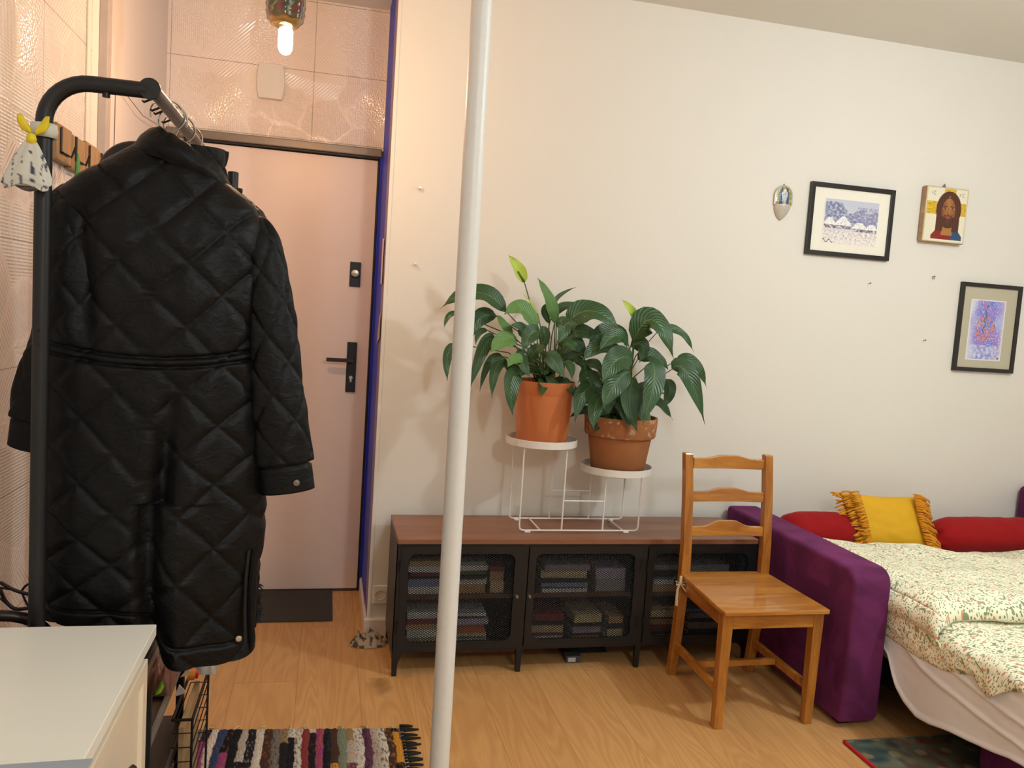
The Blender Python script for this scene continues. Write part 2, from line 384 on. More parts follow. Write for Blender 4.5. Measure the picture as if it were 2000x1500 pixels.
# entrance door with frame and fittings
d1 = bpy.data.objects.new('door_1', None); C.collection.objects.link(d1); d1.location = (-.21, YD, 0); d1['kind'] = 'structure'
MB().box((-.645, YD-.01, .008), (.195, YD+.04, 2.088)).build('door_leaf', M['door'], d1, bevel=.003)
fr = MB(); fr.box((.1965, YD-.02, 0), (.2035, YD+.05, 2.10)); fr.box((-.665, YD-.03, 0), (-.647, YD+.05, 2.10)); fr.box((-.665, YD-.03, 2.092), (.212, YD+.05, 2.10))
fr.build('door_frame', M['black'], d1, bevel=.002)
MB().box((-.74, YD-.045, 2.10), (XC-.012, YD+.02, 2.137)).build('lintel', M['greymetal'], d1, bevel=.004)
MB().box((-.66, YD-.02, 0), (.2, YD+.04, .007)).build('threshold', M['darkwood'], d1)
o = MB().box((.093, YD-.021, .985), (.138, YD-.0102, 1.225)).build('lock_plate', M['black'], d1, bevel=.002)
hd = MB(); hd.tube([(.113, YD-.02, 1.14), (.113, YD-.07, 1.14)], .011, 14); hd.prism([(-.002, 1.131), (.124, 1.131), (.124, 1.149), (-.002, 1.149)], 'y', YD-.078, YD-.062)
hd.build('handle', M['bronze'], o if 0 else d1, bevel=.002, smooth=True)
kh = MB(); kh.prism([(p[0]+.116, p[1]+1.055) for p in arc((0, 0), .0085, -60, 240, 14)]+[(.112, 1.034), (.120, 1.034)], 'y', YD-.026, YD-.0205); kh.build('keyhole', M['silver'], d1)
MB().box((.088, YD-.02, 1.49), (.138, YD-.0102, 1.606)).build('thumb_turn_plate', M['black'], d1, bevel=.002)
kn = MB(); kn.lathe([(0, 0), (.014, 0), (.0185, .006), (.0185, .018), (.015, .026), (0, .028)], n=28)
kn.xf(Matrix.Translation((.113, YD-.02, 1.552)) @ Matrix.Rotation(math.radians(90), 4, 'X')); kn.build('thumb_turn', M['silver'], d1, smooth=True)
# marks on the blue jamb
tag(MB().box((XC-.0115, 3.47, 1.50), (XC-.0092, 3.53, 1.69)).build('paper_label', plain('pink_paper', (226, 204, 204), .8), None), 'narrow pale paper label stuck on the blue door jamb', 'label')
ch = MB(); ch.prism([(3.44, 1.27), (3.50, 1.26), (3.60, 1.24), (3.56, 1.27), (3.50, 1.36), (3.445, 1.38)], 'x', XC-.011, XC-.0092)
tag(ch.build('bare_plaster_patch', plain('bare_plaster', (188, 166, 148), .9, var=.3, sc=90), None), 'small torn patch of bare plaster and brown wood in the blue jamb', 'plaster patch')

# ---------------------------------------------------------------- shadows caster: white pole
t = thing('support_pole', 'tall white painted metal pole running from floor to ceiling', 'pole', (.312, 1.9, 0))
# follows the pole's slight lean in the photograph
pt = at(941.5, 0, y=1.9); pb = at(857.5, 1500, y=1.9); dirn = (pt-pb)/(pt.z-pb.z)
P = lambda z: pb+dirn*(z-pb.z)
MB().tube([P(z) for z in np.linspace(0, HC, 24)], .0245, 32).build('shaft', M['pole'], t, smooth=True)
MB().lathe([(.05, 0), (.05, .006), (.03, .012), (.0245, .014)], (P(0).x, P(0).y, 0), 32).build('floor_flange', M['pole'], t, smooth=True)

# ---------------------------------------------------------------- hallway: lamp, switch box, wall bits
t = thing('pendant_lamp', 'hanging coloured ceramic pot lamp with a lit tubular bulb in the hallway', 'lamp', (BULB.x, 2.8, 2.30))
cx = BULB.x-.008
def pot_col(th, z):
    k = (th/(2*math.pi)*7) % 1
    if z < 2.318 or z > 2.395: return (96, 76, 44)
    return (116, 40, 46) if k < .3 else ((56, 66, 44) if k < .6 else ((150, 142, 104) if k < .7 else (78, 66, 36)))
prof = [(.0, 2.281), (.03, 2.281), (.044, 2.285), (.052, 2.297), (.058, 2.312), (.060, 2.335), (.061, 2.36), (.056, 2.39), (.050, 2.405), (.052, 2.418), (.048, 2.42)]
n = 56; mb = MB(); cols = []
pr = []
for i in range(len(prof)-1):
    for k in range(3): pr.append(tuple(prof[i][j]+(prof[i+1][j]-prof[i][j])*k/3 for j in (0, 1)))
pr.append(prof[-1])
for r, z in pr:
    for k in range(n):
        th = 2*math.pi*k/n; rr = r*(1+.05*math.sin(7*th)*(1 if z > 2.3 else 0)+.03*math.sin(z*260)); mb.v.append(Vector((cx+rr*math.cos(th), 2.8+rr*math.sin(th), z)))
        cols.append((*lin(pot_col(th+math.sin(z*90)*.15, z)), 1))
mb.f = [(i*n+k, i*n+(k+1) % n, (i+1)*n+(k+1) % n, (i+1)*n+k) for i in range(len(pr)-1) for k in range(n)]
mb.col = cols; M['glazed'] = vcol('glazed_ceramic', .15, .6, 60., .3, 0, .5)
mb.build('pot_shade', M['glazed'], t, smooth='all')
mb = MB()
for sx in (-1, 1): mb.tube([(cx+sx*.053, 2.8, 2.33), (cx+sx*.054, 2.8, 2.42), (cx+sx*.03, 2.8, 2.52), (cx, 2.8, 2.58)], .0016, 6)
mb.build('wire', M['bronze'], t)
MB().tube([(cx, 2.8, 2.40), (cx, 2.8, HC)], .004, 8).build('cable', M['bronze'], t)
MB().lathe([(0, 2.262), (.016, 2.262), (.018, 2.27), (.018, 2.30), (0, 2.30)], (cx, 2.8, 0)).build('socket', M['porcelain'], t, smooth=True)
bz = 2.195
o = MB().lathe([(0, bz), (.008, bz+.001), (.016, bz+.006), (.0215, bz+.016), (.023, bz+.03), (.023, bz+.074), (.018, bz+.086), (.013, bz+.09)], (cx+.004, 2.8, 0), 28).build('bulb', M['bulb'], t, smooth='all')
point('hall_bulb_light', (cx+.004, 2.8, 2.175), (1, .60, .33), 15.5, .016)
tag(o, '', '') if 0 else None
sb = MB(); sb.prism([(-.052, -.078), (.052, -.078)]+arc((-.18, 0), .243, -17, 17, 8)[0:0]+[(.052, -.078), (.060, -.04), (.061, 0), (.060, .04), (.052, .078), (-.052, .078), (-.060, .04), (-.061, 0), (-.060, -.04)][1:], 'y', -.022, 0)
sb.xf(Matrix.Translation((-.304, YD, 2.39))); q = thing('chime_box', 'small white curved-sided box mounted on the tiles above the door', 'chime box', (-.304, YD, 2.31))
sb.build('cover', M['white'], q, bevel=.004)
MB().box((-.352, YD-.0225, 2.322), (-.256, YD-.0215, 2.458)).build('face_panel', M['white'], q, bevel=.0004)

def nail(px, py, kind):
    p = at(px, py, y=W); mb = MB(); mb.tube([(p.x, W+.002, p.z), (p.x, W-.014, p.z+.002)], .0016, 8); mb.tube([(p.x, W-.014, p.z+.002), (p.x, W-.0165, p.z+.002)], .0038, 12)
    if kind: mb.tube([(p.x, W-.004, p.z), (p.x-.003, W-.008, p.z-.008), (p.x+.003, W-.012, p.z-.010), (p.x+.004, W-.014, p.z-.002)], .0016, 6)
    return mb
t1 = tag(nail(820, 368, 1).build('wall_hook', M['silver'], None), 'small metal wall hook, upper of the two left of the pole', 'hook')
t1 = tag(nail(811, 516, 1).build('wall_hook', M['silver'], None), 'small metal wall hook, lower of the two left of the pole', 'hook')
tag(nail(1696, 554, 0).build('wall_nail', M['greymetal'], None), 'bare nail in the wall below the framed winter watercolour', 'nail')
tag(nail(1821, 541, 1).build('wall_nail', M['greymetal'], None), 'bent bare nail in the wall below the painted icon', 'nail')
tag(nail(1803, 665, 0).build('wall_nail', M['greymetal'], None), 'bare nail in the wall left of the blue floral picture', 'nail')
t = thing('wall_socket', 'white power socket low on the wall beside the black cabinet', 'socket', (.268, W, .13))
MB().box((.236, W-.012, .135), (.300, W, .215)).build('cover_plate', M['white'], t, bevel=.004)
MB().lathe([(.0, 0), (.019, 0), (.021, .004)], n=24).xf(Matrix.Translation((.268, W-.0121, .175)) @ Matrix.Rotation(math.radians(90), 4, 'X')).build('socket_well', M['cream_trim'], t, smooth=True)
t.location = (.268, W, .13)

# cord stretched on the left hall wall
mb = MB(); a = at(222, 310, x=XL+.012); b = at(226, 158, x=XL+.012); c2 = at(322, 252, x=XL+.03)
mb.tube([b, a, a-Vector((0, 0, .5))], .0013, 6); mb.tube([b, (b+c2)/2-Vector((0, 0, .03)), c2], .0013, 6); mb.tube([b+Vector((-.02, 0, 0)), b+Vector((.006, 0, 0))], .003, 8)
tag(mb.build('hanging_string', M['bronze'], None), 'thin dark string hanging from a nail on the left hall wall', 'string')

# wooden hook board on the left wall
t = thing('hook_board', 'wooden wall board with black metal hooks on the left tiled wall', 'coat hook board', (XL, 2.62, 1.70))
mb = MB(); y0 = 2.41
for k in range(4):
    wd = .132; mb.box((XL, y0+k*wd+.002, 1.742-(k % 2)*.004), (XL+.022, y0+(k+1)*wd-.002, 1.838-(k % 2)*.006))
mb.build('board', M['palewood'] if 0 else wood('hook_board_wood', (176, 138, 92), (142, 106, 66), 'Z', .5), t, bevel=.002)
for k in range(4):
    y = y0+.03+k*.132
    mb = MB(); mb.tube([(XL+.024, y, 1.83), (XL+.024, y, 1.765), (XL+.05, y, 1.752), (XL+.06, y, 1.78)], .0035, 8); mb.tube([(XL+.024, y, 1.765), (XL+.024, y+.07, 1.765)], .0035, 8)
    mb.build('hook', M['black'], t, smooth=True)
mb = MB(); g = at(152, 322, x=XL+.05)
mb.tube([g+Vector((0, 0, .03)), g, g-Vector((0, .006, .05)), g-Vector((0, -.004, .09))], [.004, .012, .014, .008], 10, sy=.5)
tag(mb.build('green_strap', colm((70, 130, 60)), None, smooth=True), 'short green strap hanging from the wooden hook board', 'strap')

# ---------------------------------------------------------------- pictures
def canvas(x0, x1, z0, z1, y, nx, nz_, fn, name, parent, mat='picture'):
    mb = MB(); cols = []
    for j in range(nz_+1):
        for i in range(nx+1):
            u, v = i/nx, j/nz_; mb.v.append(Vector((x0+(x1-x0)*u, y, z0+(z1-z0)*v))); cols.append((*lin(fn(u, v)), 1))
    mb.f = [(j*(nx+1)+i, j*(nx+1)+i+1, (j+1)*(nx+1)+i+1, (j+1)*(nx+1)+i) for j in range(nz_) for i in range(nx)]
    mb.col = cols; return mb.build(name, M[mat], parent)
def lerp(a, b, t): t = max(0, min(1, t)); return tuple(a[i]+(b[i]-a[i])*t for i in range(3))
def frame(name, label, x0, x1, z0, z1, fw_, mat, mount, mountw, inner):
    t = thing(name, label, 'picture', ((x0+x1)/2, W, z0))
    D = .02
    for a, b in (((x0, W-D, z0), (x1, W, z0+fw_)), ((x0, W-D, z1-fw_), (x1, W, z1)), ((x0, W-D, z0+fw_), (x0+fw_, W, z1-fw_)), ((x1-fw_, W-D, z0+fw_), (x1, W, z1-fw_))): pass
    mb = MB(); o_ = [(x0, z0), (x1, z0), (x1, z1), (x0, z1)]; i_ = [(x0+fw_, z0+fw_), (x1-fw_, z0+fw_), (x1-fw_, z1-fw_), (x0+fw_, z1-fw_)]
    vs = [(p[0], W-.001, p[1]) for p in o_]+[(p[0], W-D, p[1]) for p in o_]+[(p[0], W-D+.002, p[1]) for p in i_]+[(p[0], W-.001, p[1]) for p in i_]
    fs = []
    for r in range(3):
        for k in range(4): fs.append((r*4+k, r*4+(k+1) % 4, (r+1)*4+(k+1) % 4, (r+1)*4+k))
    for k in range(4): fs.append((12+k, 12+(k+1) % 4, (k+1) % 4, k))
    mb.add(vs, fs).build('frame', mat, t, bevel=.0015)
    MB().box((x0+fw_-.002, W-.010, z0+fw_-.002), (x1-fw_+.002, W-.003, z1-fw_+.002)).build('mount', mount, t)
    a, b, c, d = inner
    return t, (a, b, c, d)
def winter(u, v):
    n = nz(u*6, v*6); n2 = nz(u*22, v*22, 3); n3 = nz(u*50, v*50, 7)
    if v < .02 or v > .98 or u < .02 or u > .985: return (240, 234, 224)
    c = lerp((226, 222, 226), (196, 200, 218), v)
    if v > .36:
        tl = .92-.25*abs(u-.2)*2 if u < .42 else (.8-.3*abs(u-.6)*2 if u < .75 else .72)
        if v < tl+n*.12: c = lerp(c, (104, 112, 152), .55+n2*.9)
        if u > .6 and v < .85: c = lerp(c, (150, 140, 180), .35+n2)
    # roofs
    for (rx, rz, rw, rh) in ((.36, .42, .17, .2), (.12, .42, .14, .16), (.66, .38, .15, .13), (.88, .38, .12, .12)):
        if abs(u-rx)+ (v-rz)*.7 < rw and v > rz and v < rz+rh: c = (244, 242, 240) if n3 < .25 else (190, 190, 205)
        if abs(u-rx) < rw*.8 and rz-.07 < v <= rz: c = lerp((104, 96, 112), (226, 214, 210), .4+n2*1.5)
    if v < .3: c = lerp((240, 236, 230), (214, 196, 200), .25+n2*.9)
    if .12 < v < .3 and n3 > .32: c = (170, 150, 160)
    if v < .12 and u < .2 and abs(math.sin(u*60)*.03+.07-v) < .012: c = (90, 90, 100)
    return c
t, _ = frame('framed_picture', 'black framed winter village watercolour with wide ivory mount, left of the icon', 2.137, 2.580, 1.776, 2.108, .021, M['frame'], M['mount'], 0, (0, 0, 0, 0))
canvas(2.216, 2.508, 1.832, 2.044, W-.0108, 150, 110, winter, 'artwork', t)
def florals(u, v):
    if u < .04 or u > .97 or v < .02 or v > .98: return (232, 228, 226)
    n = nz(u*4, v*4, 1); n2 = nz(u*14, v*18, 2); n3 = nz(u*40, v*50, 4)
    c = lerp((112, 132, 220), (160, 130, 206), .5+n*1.1)
    e = min(u, 1-u)*2; c = lerp((214, 214, 232), c, e*1.6+n*.8+.1)
    if v < .25: c = lerp((206, 210, 232), c, .45+n2)
    if n3 > .38: c = (228, 228, 240)
    # drooping flower cluster
    for (fx, fz, r) in FLW:
        d = math.hypot((u-fx)*.62, v-fz)
        if d < r: c = lerp((222, 176, 190), (172, 92, 96), abs(math.sin(fx*40+d*110)+n2)*.8)
    if abs(u-.44-(v-.6)*.1+.02*math.sin(v*40)) < .012 and .45 < v < .93: c = (66, 96, 110)
    if .88 < u < .95 and .03 < v < .055 and n3 > -.1: c = (60, 50, 60)
    return c
FLW = [(.47+.26*math.sin(i*2.4)*math.sin(.3+i/30*2.6), .72-.0125*i, .02+.007*(i % 3)) for i in range(32)]+[(.32, .36, .03), (.5, .35, .032), (.66, .52, .026), (.6, .42, .03)]
t, _ = frame('framed_picture', 'black framed blue floral watercolour with grey mount, lowest of the wall pictures', 3.007, 3.36, 1.276, 1.711, .0195, M['frame'], M['mount2'], 0, (0, 0, 0, 0))
canvas(3.073, 3.278, 1.333, 1.632, W-.0108, 100, 150, florals, 'artwork', t)
# painted icon on a wooden board (a plain generic bearded saint)
def icon(u, v):
    c = (232, 224, 200); X = (u-.5); n = nz(u*30, v*30, 5)
    if (.42 < u < .70 and v > .72) or (.50 < v < .74): c = lerp((226, 190, 60), (190, 146, 30), .4+n)
    if u < .03 or u > .97 or v < .02 or v > .98: return (214, 196, 156)
    # letters in the upper corners
    def bar(x, a, b): return abs(u-x) < .008 and a < v < b
    if bar(.13, .86, .92) or (abs(math.hypot((u-.20)*.9, v-.89)-.03) < .008 and u < .215): c = (176, 164, 140)
    if (abs(abs(u-.80)-abs(v-.89)*.6) < .008 and abs(v-.89) < .03) or (abs(math.hypot((u-.89)*.9, v-.89)-.03) < .008 and u < .90): c = (176, 164, 140)
    hx = u-.56
    if v < .30 and v > .05:
        if abs(hx) < .37-(max(0, v-.12))*1.0: c = (136, 36, 30) if hx < .1 else (44, 76, 116)
        if abs(hx) < .14-(v-.12)*.2 and v > .13: c = (172, 116, 60)
    hair = ((hx/.30)**2+((v-.60)/.34)**2 < 1) or (abs(hx) < .28 and .20 < v < .55 and abs(hx) > .08+(.55-v)*.1)
    if hair: c = lerp((98, 52, 34), (70, 36, 26), abs(math.sin(hx*60+v*8)))
    if (hx/.165)**2+((v-.56)/.25)**2 < 1:
        c = lerp((176, 116, 62), (124, 72, 40), abs(hx)*6+n*.5+.25*math.sin(v*40)*abs(hx)*4)
        if v < .47: c = lerp((92, 52, 32), (60, 32, 22), abs(hx)*5+n)
        if abs(v-.49) < .012 and abs(hx) < .10: c = (92, 50, 32)
        if abs(v-.455) < .01 and abs(hx) < .05: c = (170, 84, 60)
        if abs(abs(hx)-.085) < .05:
            if abs(v-.655-.015*math.cos(hx*20)) < .008: c = (64, 34, 24)
            if abs(v-.625) < .012: c = (60, 34, 26) if abs(abs(hx)-.085) < .02 else (176, 134, 92)
            if abs(v-.60) < .005: c = (112, 66, 40)
        if abs(hx+.012) < .008 and .52 < v < .64: c = (120, 72, 42)
        if abs(v-.52) < .01 and abs(hx) < .03: c = (112, 62, 40)
    if abs(hx) < .02 and v > .82-.0 and v < .86 and (hx/.3)**2+((v-.6)/.34)**2 < 1: c = (150, 100, 60)
    return c
t = thing('painted_icon', 'small wooden icon panel of a bearded saint with long hair on pale gold', 'icon', (2.85, W, 1.885))
MB().box((2.732, W-.036, 1.885), (2.968, W-.006, 2.145)).build('board', M['palewood'], t, bevel=.003)
canvas(2.734, 2.966, 1.887, 2.143, W-.0365, 120, 150, icon, 'painting', t)
MB().prism([(2.835, 2.14), (2.861, 2.14), (2.848, 2.166)], 'y', W-.012, W-.008).build('hanging_ring', M['greymetal'], t)
# holy water stoup
t = thing('holy_water_stoup', 'small silver and blue wall stoup with a figure relief, left of the pictures', 'wall stoup', (2.0, W, 1.91))
pl = [(1.957, 1.985)]+[(2.003+.046*math.cos(a), 2.03+.046*math.sin(a)) for a in np.linspace(math.pi, 0, 14)]+[(2.049, 1.985)]
MB().prism(pl[::-1], 'y', W-.012, W).build('back_plate', M['silver'], t, bevel=.003)
def relief(u, v):
    n = nz(u*12, v*16, 9); x = u-.5
    c = (64, 84, 120) if abs(x) < .36 and v < .9 else (140, 140, 90)
    if abs(x) > .28 and n > -.05: c = (206, 188, 96)
    if abs(x) > .28 and n > .25: c = (60, 96, 60)
    if abs(x) < .15-.05*math.sin(v*8) and .05 < v < .72: c = lerp((226, 222, 214), (120, 140, 176), .3+n)
    if math.hypot(x*.8, v-.78) < .09: c = (234, 222, 196)
    return c
mb = MB(); cols = []; nn = 36
for j in range(nn+1):
    for i in range(nn+1):
        u, v = i/nn, j/nn; zz = 1.985+v*.086; hw = .040 if v < .5 else .040*math.sqrt(max(0, 1-((v-.5)/.52)**2))
        x = (u-.5)*2; yy = W-.0125-.010*(1-x*x)*(1 if abs(x) < .4 else .3)*min(1, v*6)*(1-v*.6)
        mb.v.append(Vector((2.003+x*hw, yy, zz))); cols.append((*lin(relief(u, v)), 1))
mb.f = [(j*(nn+1)+i, j*(nn+1)+i+1, (j+1)*(nn+1)+i+1, (j+1)*(nn+1)+i) for j in range(nn) for i in range(nn)]
mb.col = cols; mb.build('figure_relief', M['glazed'], t, smooth='all')
mb = MB()
for j in range(12):
    v = j/11; r = .039*(math.sin(v*math.pi/2))**.7+.001; z = 1.918+.07*v
    for i in range(17):
        a = math.pi*i/16; mb.v.append(Vector((2.003-.006*(1-v)-r*math.cos(a), W-.001-r*.75*math.sin(a), z)))
mb.f = [(j*17+i, j*17+i+1, (j+1)*17+i+1, (j+1)*17+i) for j in range(11) for i in range(16)]+[tuple(11*17+i for i in range(17))]
mb.build('basin', colm((196, 186, 172), .3), t, smooth=True, solid=.003)
MB().tube([(2.003, W-.004, 2.07), (2.003, W-.004, 2.083)], .0025, 8).build('loop', M['greymetal'], t)

# ---------------------------------------------------------------- long metal cabinet
CX, CY, CH, CD, BAY = .292, 2.985, .54, .36, .5
t = thing('media_cabinet', 'long low black metal cabinet with mesh doors and a brown wooden top', 'cabinet', (CX+.75, CY+.18, 0)); CAB = t
MB().box((CX, CY, CH-.021), (CX+1.5, CY+CD, CH)).build('worktop', M['top'], t, bevel=.002)
B = M['black']
def leg_front(x, kind):  # kind -1 left end, 0 middle, 1 right end
    mb = MB(); y0, y1 = CY+.004, CY+.024
    wl = .018
    mb.prism([(x-wl/2, 0), (x+wl/2, 0), (x+wl/2+.003, .10), (x+wl/2+.003, CH-.0215), (x-wl/2-.003, CH-.0215), (x-wl/2-.003, .10)], 'y', y0, y1)
    for s in (-1, 1):
        if kind == s and kind != 0: continue
        if kind == -1 and s == -1: continue
        pts = [(x+s*.011, .095)]+[(x+s*(.011+.05*(1-math.cos(a))), .035+.06*math.sin(a)) for a in np.linspace(0, math.pi/2, 8)]
        if kind != 0: mb.prism(pts if s < 0 else pts[::-1], 'y', y0+.004, y0+.007)
    return mb
leg_front(CX+.012, -1).build('leg', B, t)
leg_front(CX+.50, 0).build('leg', B, t); leg_front(CX+1.0, 0).build('leg', B, t); leg_front(CX+1.488, 1).build('leg', B, t)
for x in (CX+.012, CX+.5, CX+1.0, CX+1.488): MB().box((x-.009, CY+CD-.024, 0), (x+.009, CY+CD-.004, CH-.0215)).build('leg', B, t)
for x in (CX, CX+1.498):
    mb = MB(); mb.prism([(CY+.004, .085), (CY+.02, .065), (CY+CD-.02, .065), (CY+CD-.004, .085), (CY+CD-.004, CH-.0215), (CY+.004, CH-.0215)], 'x', x, x+.002)
    mb.build('side_panel', plain('dark_bronze_panel', (50, 42, 38), .42, .2, var=.1) if x == CX else B, t)
for x in (CX+.5, CX+1.0): MB().box((x-.001, CY+.03, .09), (x+.001, CY+CD-.01, CH-.0215)).build('divider', B, t)
mb = MB(); mb.box((CX+.002, CY+.006, CH-.036), (CX+1.498, CY+.02, CH-.0215)); mb.box((CX+.002, CY+.006, .092), (CX+1.498, CY+.02, .104))
mb.box((CX+.002, CY+.02, .088), (CX+1.498, CY+CD-.004, .092)); mb.box((CX+.002, CY+CD-.006, .088), (CX+1.498, CY+CD-.004, CH-.0215)); mb.build('carcass', B, t)
for k in range(3): MB().box((CX+k*BAY+.003, CY+.035, .292), (CX+(k+1)*BAY-.003, CY+CD-.012, .308)).build('shelf', M['shelfwood'], t)
def clipseg(px, pz, dx, dz, x0, z0, x1, z1):
    t0, t1 = -9, 9
    for p, d, lo, hi in ((px, dx, x0, x1), (pz, dz, z0, z1)):
        a, b = (lo-p)/d, (hi-p)/d
        if a > b: a, b = b, a
        t0, t1 = max(t0, a), min(t1, b)
    return (t0, t1) if t1 > t0 else None
for k in range(3):
    x0, x1, z0, z1 = CX+k*BAY+.014, CX+(k+1)*BAY-.014, .100, CH-.030
    yb = CY+.002; ox0, ox1, oz0, oz1 = x0+.030, x1-.026, z0+.032, z1-.030
    R = [o for o in [0]]
    # frame with rounded hole: outer rect + inner rounded rect, ring bridged
    r = .03; inner = rrect(ox0, oz0, ox1, oz1, r, 6); n = len(inner)
    def outp(p):
        ccx, ccz = (ox0+ox1)/2, (oz0+oz1)/2; dx, dz = p[0]-ccx, p[1]-ccz
        s = min((x1-x0)/2/abs(dx) if dx else 9e9, (z1-z0)/2/abs(dz) if dz else 9e9); return (ccx+dx*s, ccz+dz*s)
    outer = [outp(p) for p in inner]
    # force the four true corners
    for cxx, czz in ((x0, z0), (x1, z0), (x1, z1), (x0, z1)):
        j = min(range(n), key=lambda i: (outer[i][0]-cxx)**2+(outer[i][1]-czz)**2); outer[j] = (cxx, czz)
    mb = MB(); vs = [(p[0], yb, p[1]) for p in outer]+[(p[0], yb, p[1]) for p in inner]+[(p[0], yb+.012, p[1]) for p in inner]+[(p[0], yb+.012, p[1]) for p in outer]
    fs = []
    for i in range(n):
        j = (i+1) % n; fs += [(i, j, n+j, n+i), (n+i, n+j, 2*n+j, 2*n+i), (2*n+i, 2*n+j, 3*n+j, 3*n+i), (3*n+i, 3*n+j, j, i)]
    mb.add(vs, fs)
    door = mb.build('door', B, t)
    cw, chh, sw = .0138, .0090, .0012
    mb = MB()
    L = math.hypot(cw, chh)
    for sgn in (1, -1):
        ux, uz = cw/L, sgn*chh/L; nx, nz_ = -uz, ux
        i = -80
        while i < 160:
            px = ox0-.004+i*cw; pz = oz0-.004
            if sgn < 0: pz = oz1+.004
            c = clipseg(px, pz, ux, uz, ox0-.004, oz0-.004, ox1+.004, oz1+.004)
            if c:
                a = (px+ux*c[0], pz+uz*c[0]); b = (px+ux*c[1], pz+uz*c[1]); yy = yb+(.009 if sgn > 0 else .0104)
                mb.add([(a[0]-nx*sw, yy, a[1]-nz_*sw), (b[0]-nx*sw, yy, b[1]-nz_*sw), (b[0]+nx*sw, yy, b[1]+nz_*sw), (a[0]+nx*sw, yy, a[1]+nz_*sw)], [(0, 1, 2, 3)])
            i += 1
    ms = mb.build('mesh_panel', M['blackrough'], door); ms.modifiers.new('s', 'SOLIDIFY').thickness = .0012
    mb = MB()
    for (rx, rz) in [(x0+.012, z1-.012), (x0+.09, z1-.012), (x1-.012, z1-.012), (x1-.09, z1-.012), (x0+.012, z0+.012), (x1-.012, z0+.012), (x0+.012, z1-.075), (x1-.012, z1-.075), (x0+.012, z0+.075), (x1-.012, z0+.075)]:
        mb.lathe([(.0036, 0), (.0034, .0015), (.002, .0026), (0, .003)], n=10).v[-40:] = [Matrix.Translation((rx, yb, rz)) @ Matrix.Rotation(math.radians(90), 4, 'X') @ v for v in mb.v[-40:]]
    mb.build('rivets', M['greymetal'], door, smooth=True)
    for aa, bb_ in (((x0+.095, yb-.002, z1-.005), (x1-.095, yb+.001, z1-.003)), ((x0+.1, yb-.002, z1-.024), (x1-.1, yb+.001, z1-.0225)), ((x0+.05, yb-.002, z0+.021), (x1-.06, yb+.001, z0+.0225))): MB().box(aa, bb_).build('pressed_rib', M['bronze'], door)
    hx = (x0-.002 if k != 1 else x1+.002)
    hinge_x = x0 if k != 1 else x1
    for z in (z0+.07, z1-.10):
        s = 1 if k != 1 else -1
        mb = MB(); mb.tube([(hinge_x, yb-.003, z), (hinge_x, yb-.003, z+.045)], .0042, 10); mb.box((min(hinge_x, hinge_x+s*.03), yb-.0015, z+.002), (max(hinge_x, hinge_x+s*.03), yb+.0005, z+.043))
        mb.build('hinge', B, door, smooth=True)
    lx = x1-.012 if k != 1 else x0+.012
    MB().lathe([(.007, 0), (.007, .008), (.005, .014), (0, .015)], n=16).xf(Matrix.Translation((lx, yb, .31)) @ Matrix.Rotation(math.radians(90), 4, 'X')).build('knob', M['greymetal'], door, smooth=True)

# books lying inside the cabinet: (bay, shelf, side name, x offset, width, [(thickness, colour, colour name, tilt)])
CR, WH, DK, GN, TN, OG, BL, PU, RD, GY = (240, 222, 172), (244, 242, 240), (44, 40, 42), (110, 136, 80), (216, 178, 128), (220, 132, 66), (150, 166, 200), (206, 192, 220), (150, 66, 70), (176, 172, 174)
NM = {CR: 'cream', WH: 'white', DK: 'black', GN: 'green', TN: 'tan', OG: 'orange', BL: 'blue grey', PU: 'lilac', RD: 'dark red', GY: 'grey'}
STK = [
 (0, 1, 'left', .045, .15, [(.028, WH), (.030, BL), (.012, DK), (.018, RD), (.022, WH), (.020, TN)]),
 (0, 1, 'middle', .205, .155, [(.034, TN), (.026, WH), (.012, DK), (.018, GN), (.020, WH), (.014, GY)]),
 (0, 1, 'right', .375, .06, [(.045, CR), (.040, TN), (.02, RD)]),
 (0, 0, 'left', .045, .15, [(.026, CR), (.018, CR), (.030, WH), (.022, TN), (.020, RD), (.026, WH)]),
 (0, 0, 'middle', .215, .16, [(.030, WH), (.012, GY), (.012, CR), (.036, OG), (.024, PU), (.012, DK), (.012, WH)]),
 (1, 1, 'left', .085, .20, [(.016, WH), (.008, DK), (.018, BL), (.012, DK), (.030, CR), (.026, GY)]),
 (1, 1, 'right', .31, .13, [(.05, GY), (.045, PU)]),
 (1, 0, 'left', .045, .15, [(.034, WH), (.012, RD), (.034, CR), (.012, DK), (.030, RD)]),
 (1, 0, 'middle', .225, .125, [(.030, OG), (.010, DK), (.032, PU), (.012, DK), (.034, CR)]),
 (1, 0, 'right', .372, .07, [(.022, WH), (.04, CR), (.02, DK), (.03, TN)]),
 (2, 1, 'left', .045, .12, [(.026, TN), (.020, WH), (.016, BL), (.026, DK), (.022, GY)]),
 (2, 1, 'right', .20, .2, [(.03, DK), (.026, DK), (.022, GY), (.03, GY)]),
 (2, 0, 'left', .045, .16, [(.024, WH), (.014, DK), (.030, RD), (.024, TN), (.012, DK), (.030, CR)]),
 (2, 0, 'right', .24, .17, [(.024, WH), (.02, DK), (.03, GY), (.02, DK), (.02, BL)]),
]
ORD = ['lowest', 'second up', 'third up', 'fourth up', 'fifth up', 'sixth up', 'seventh up']
BN = ['left', 'middle', 'right']
M['pages'] = plain('book_pages', (214, 204, 180), .9, var=.12, sc=400)
rb = random.Random(11)
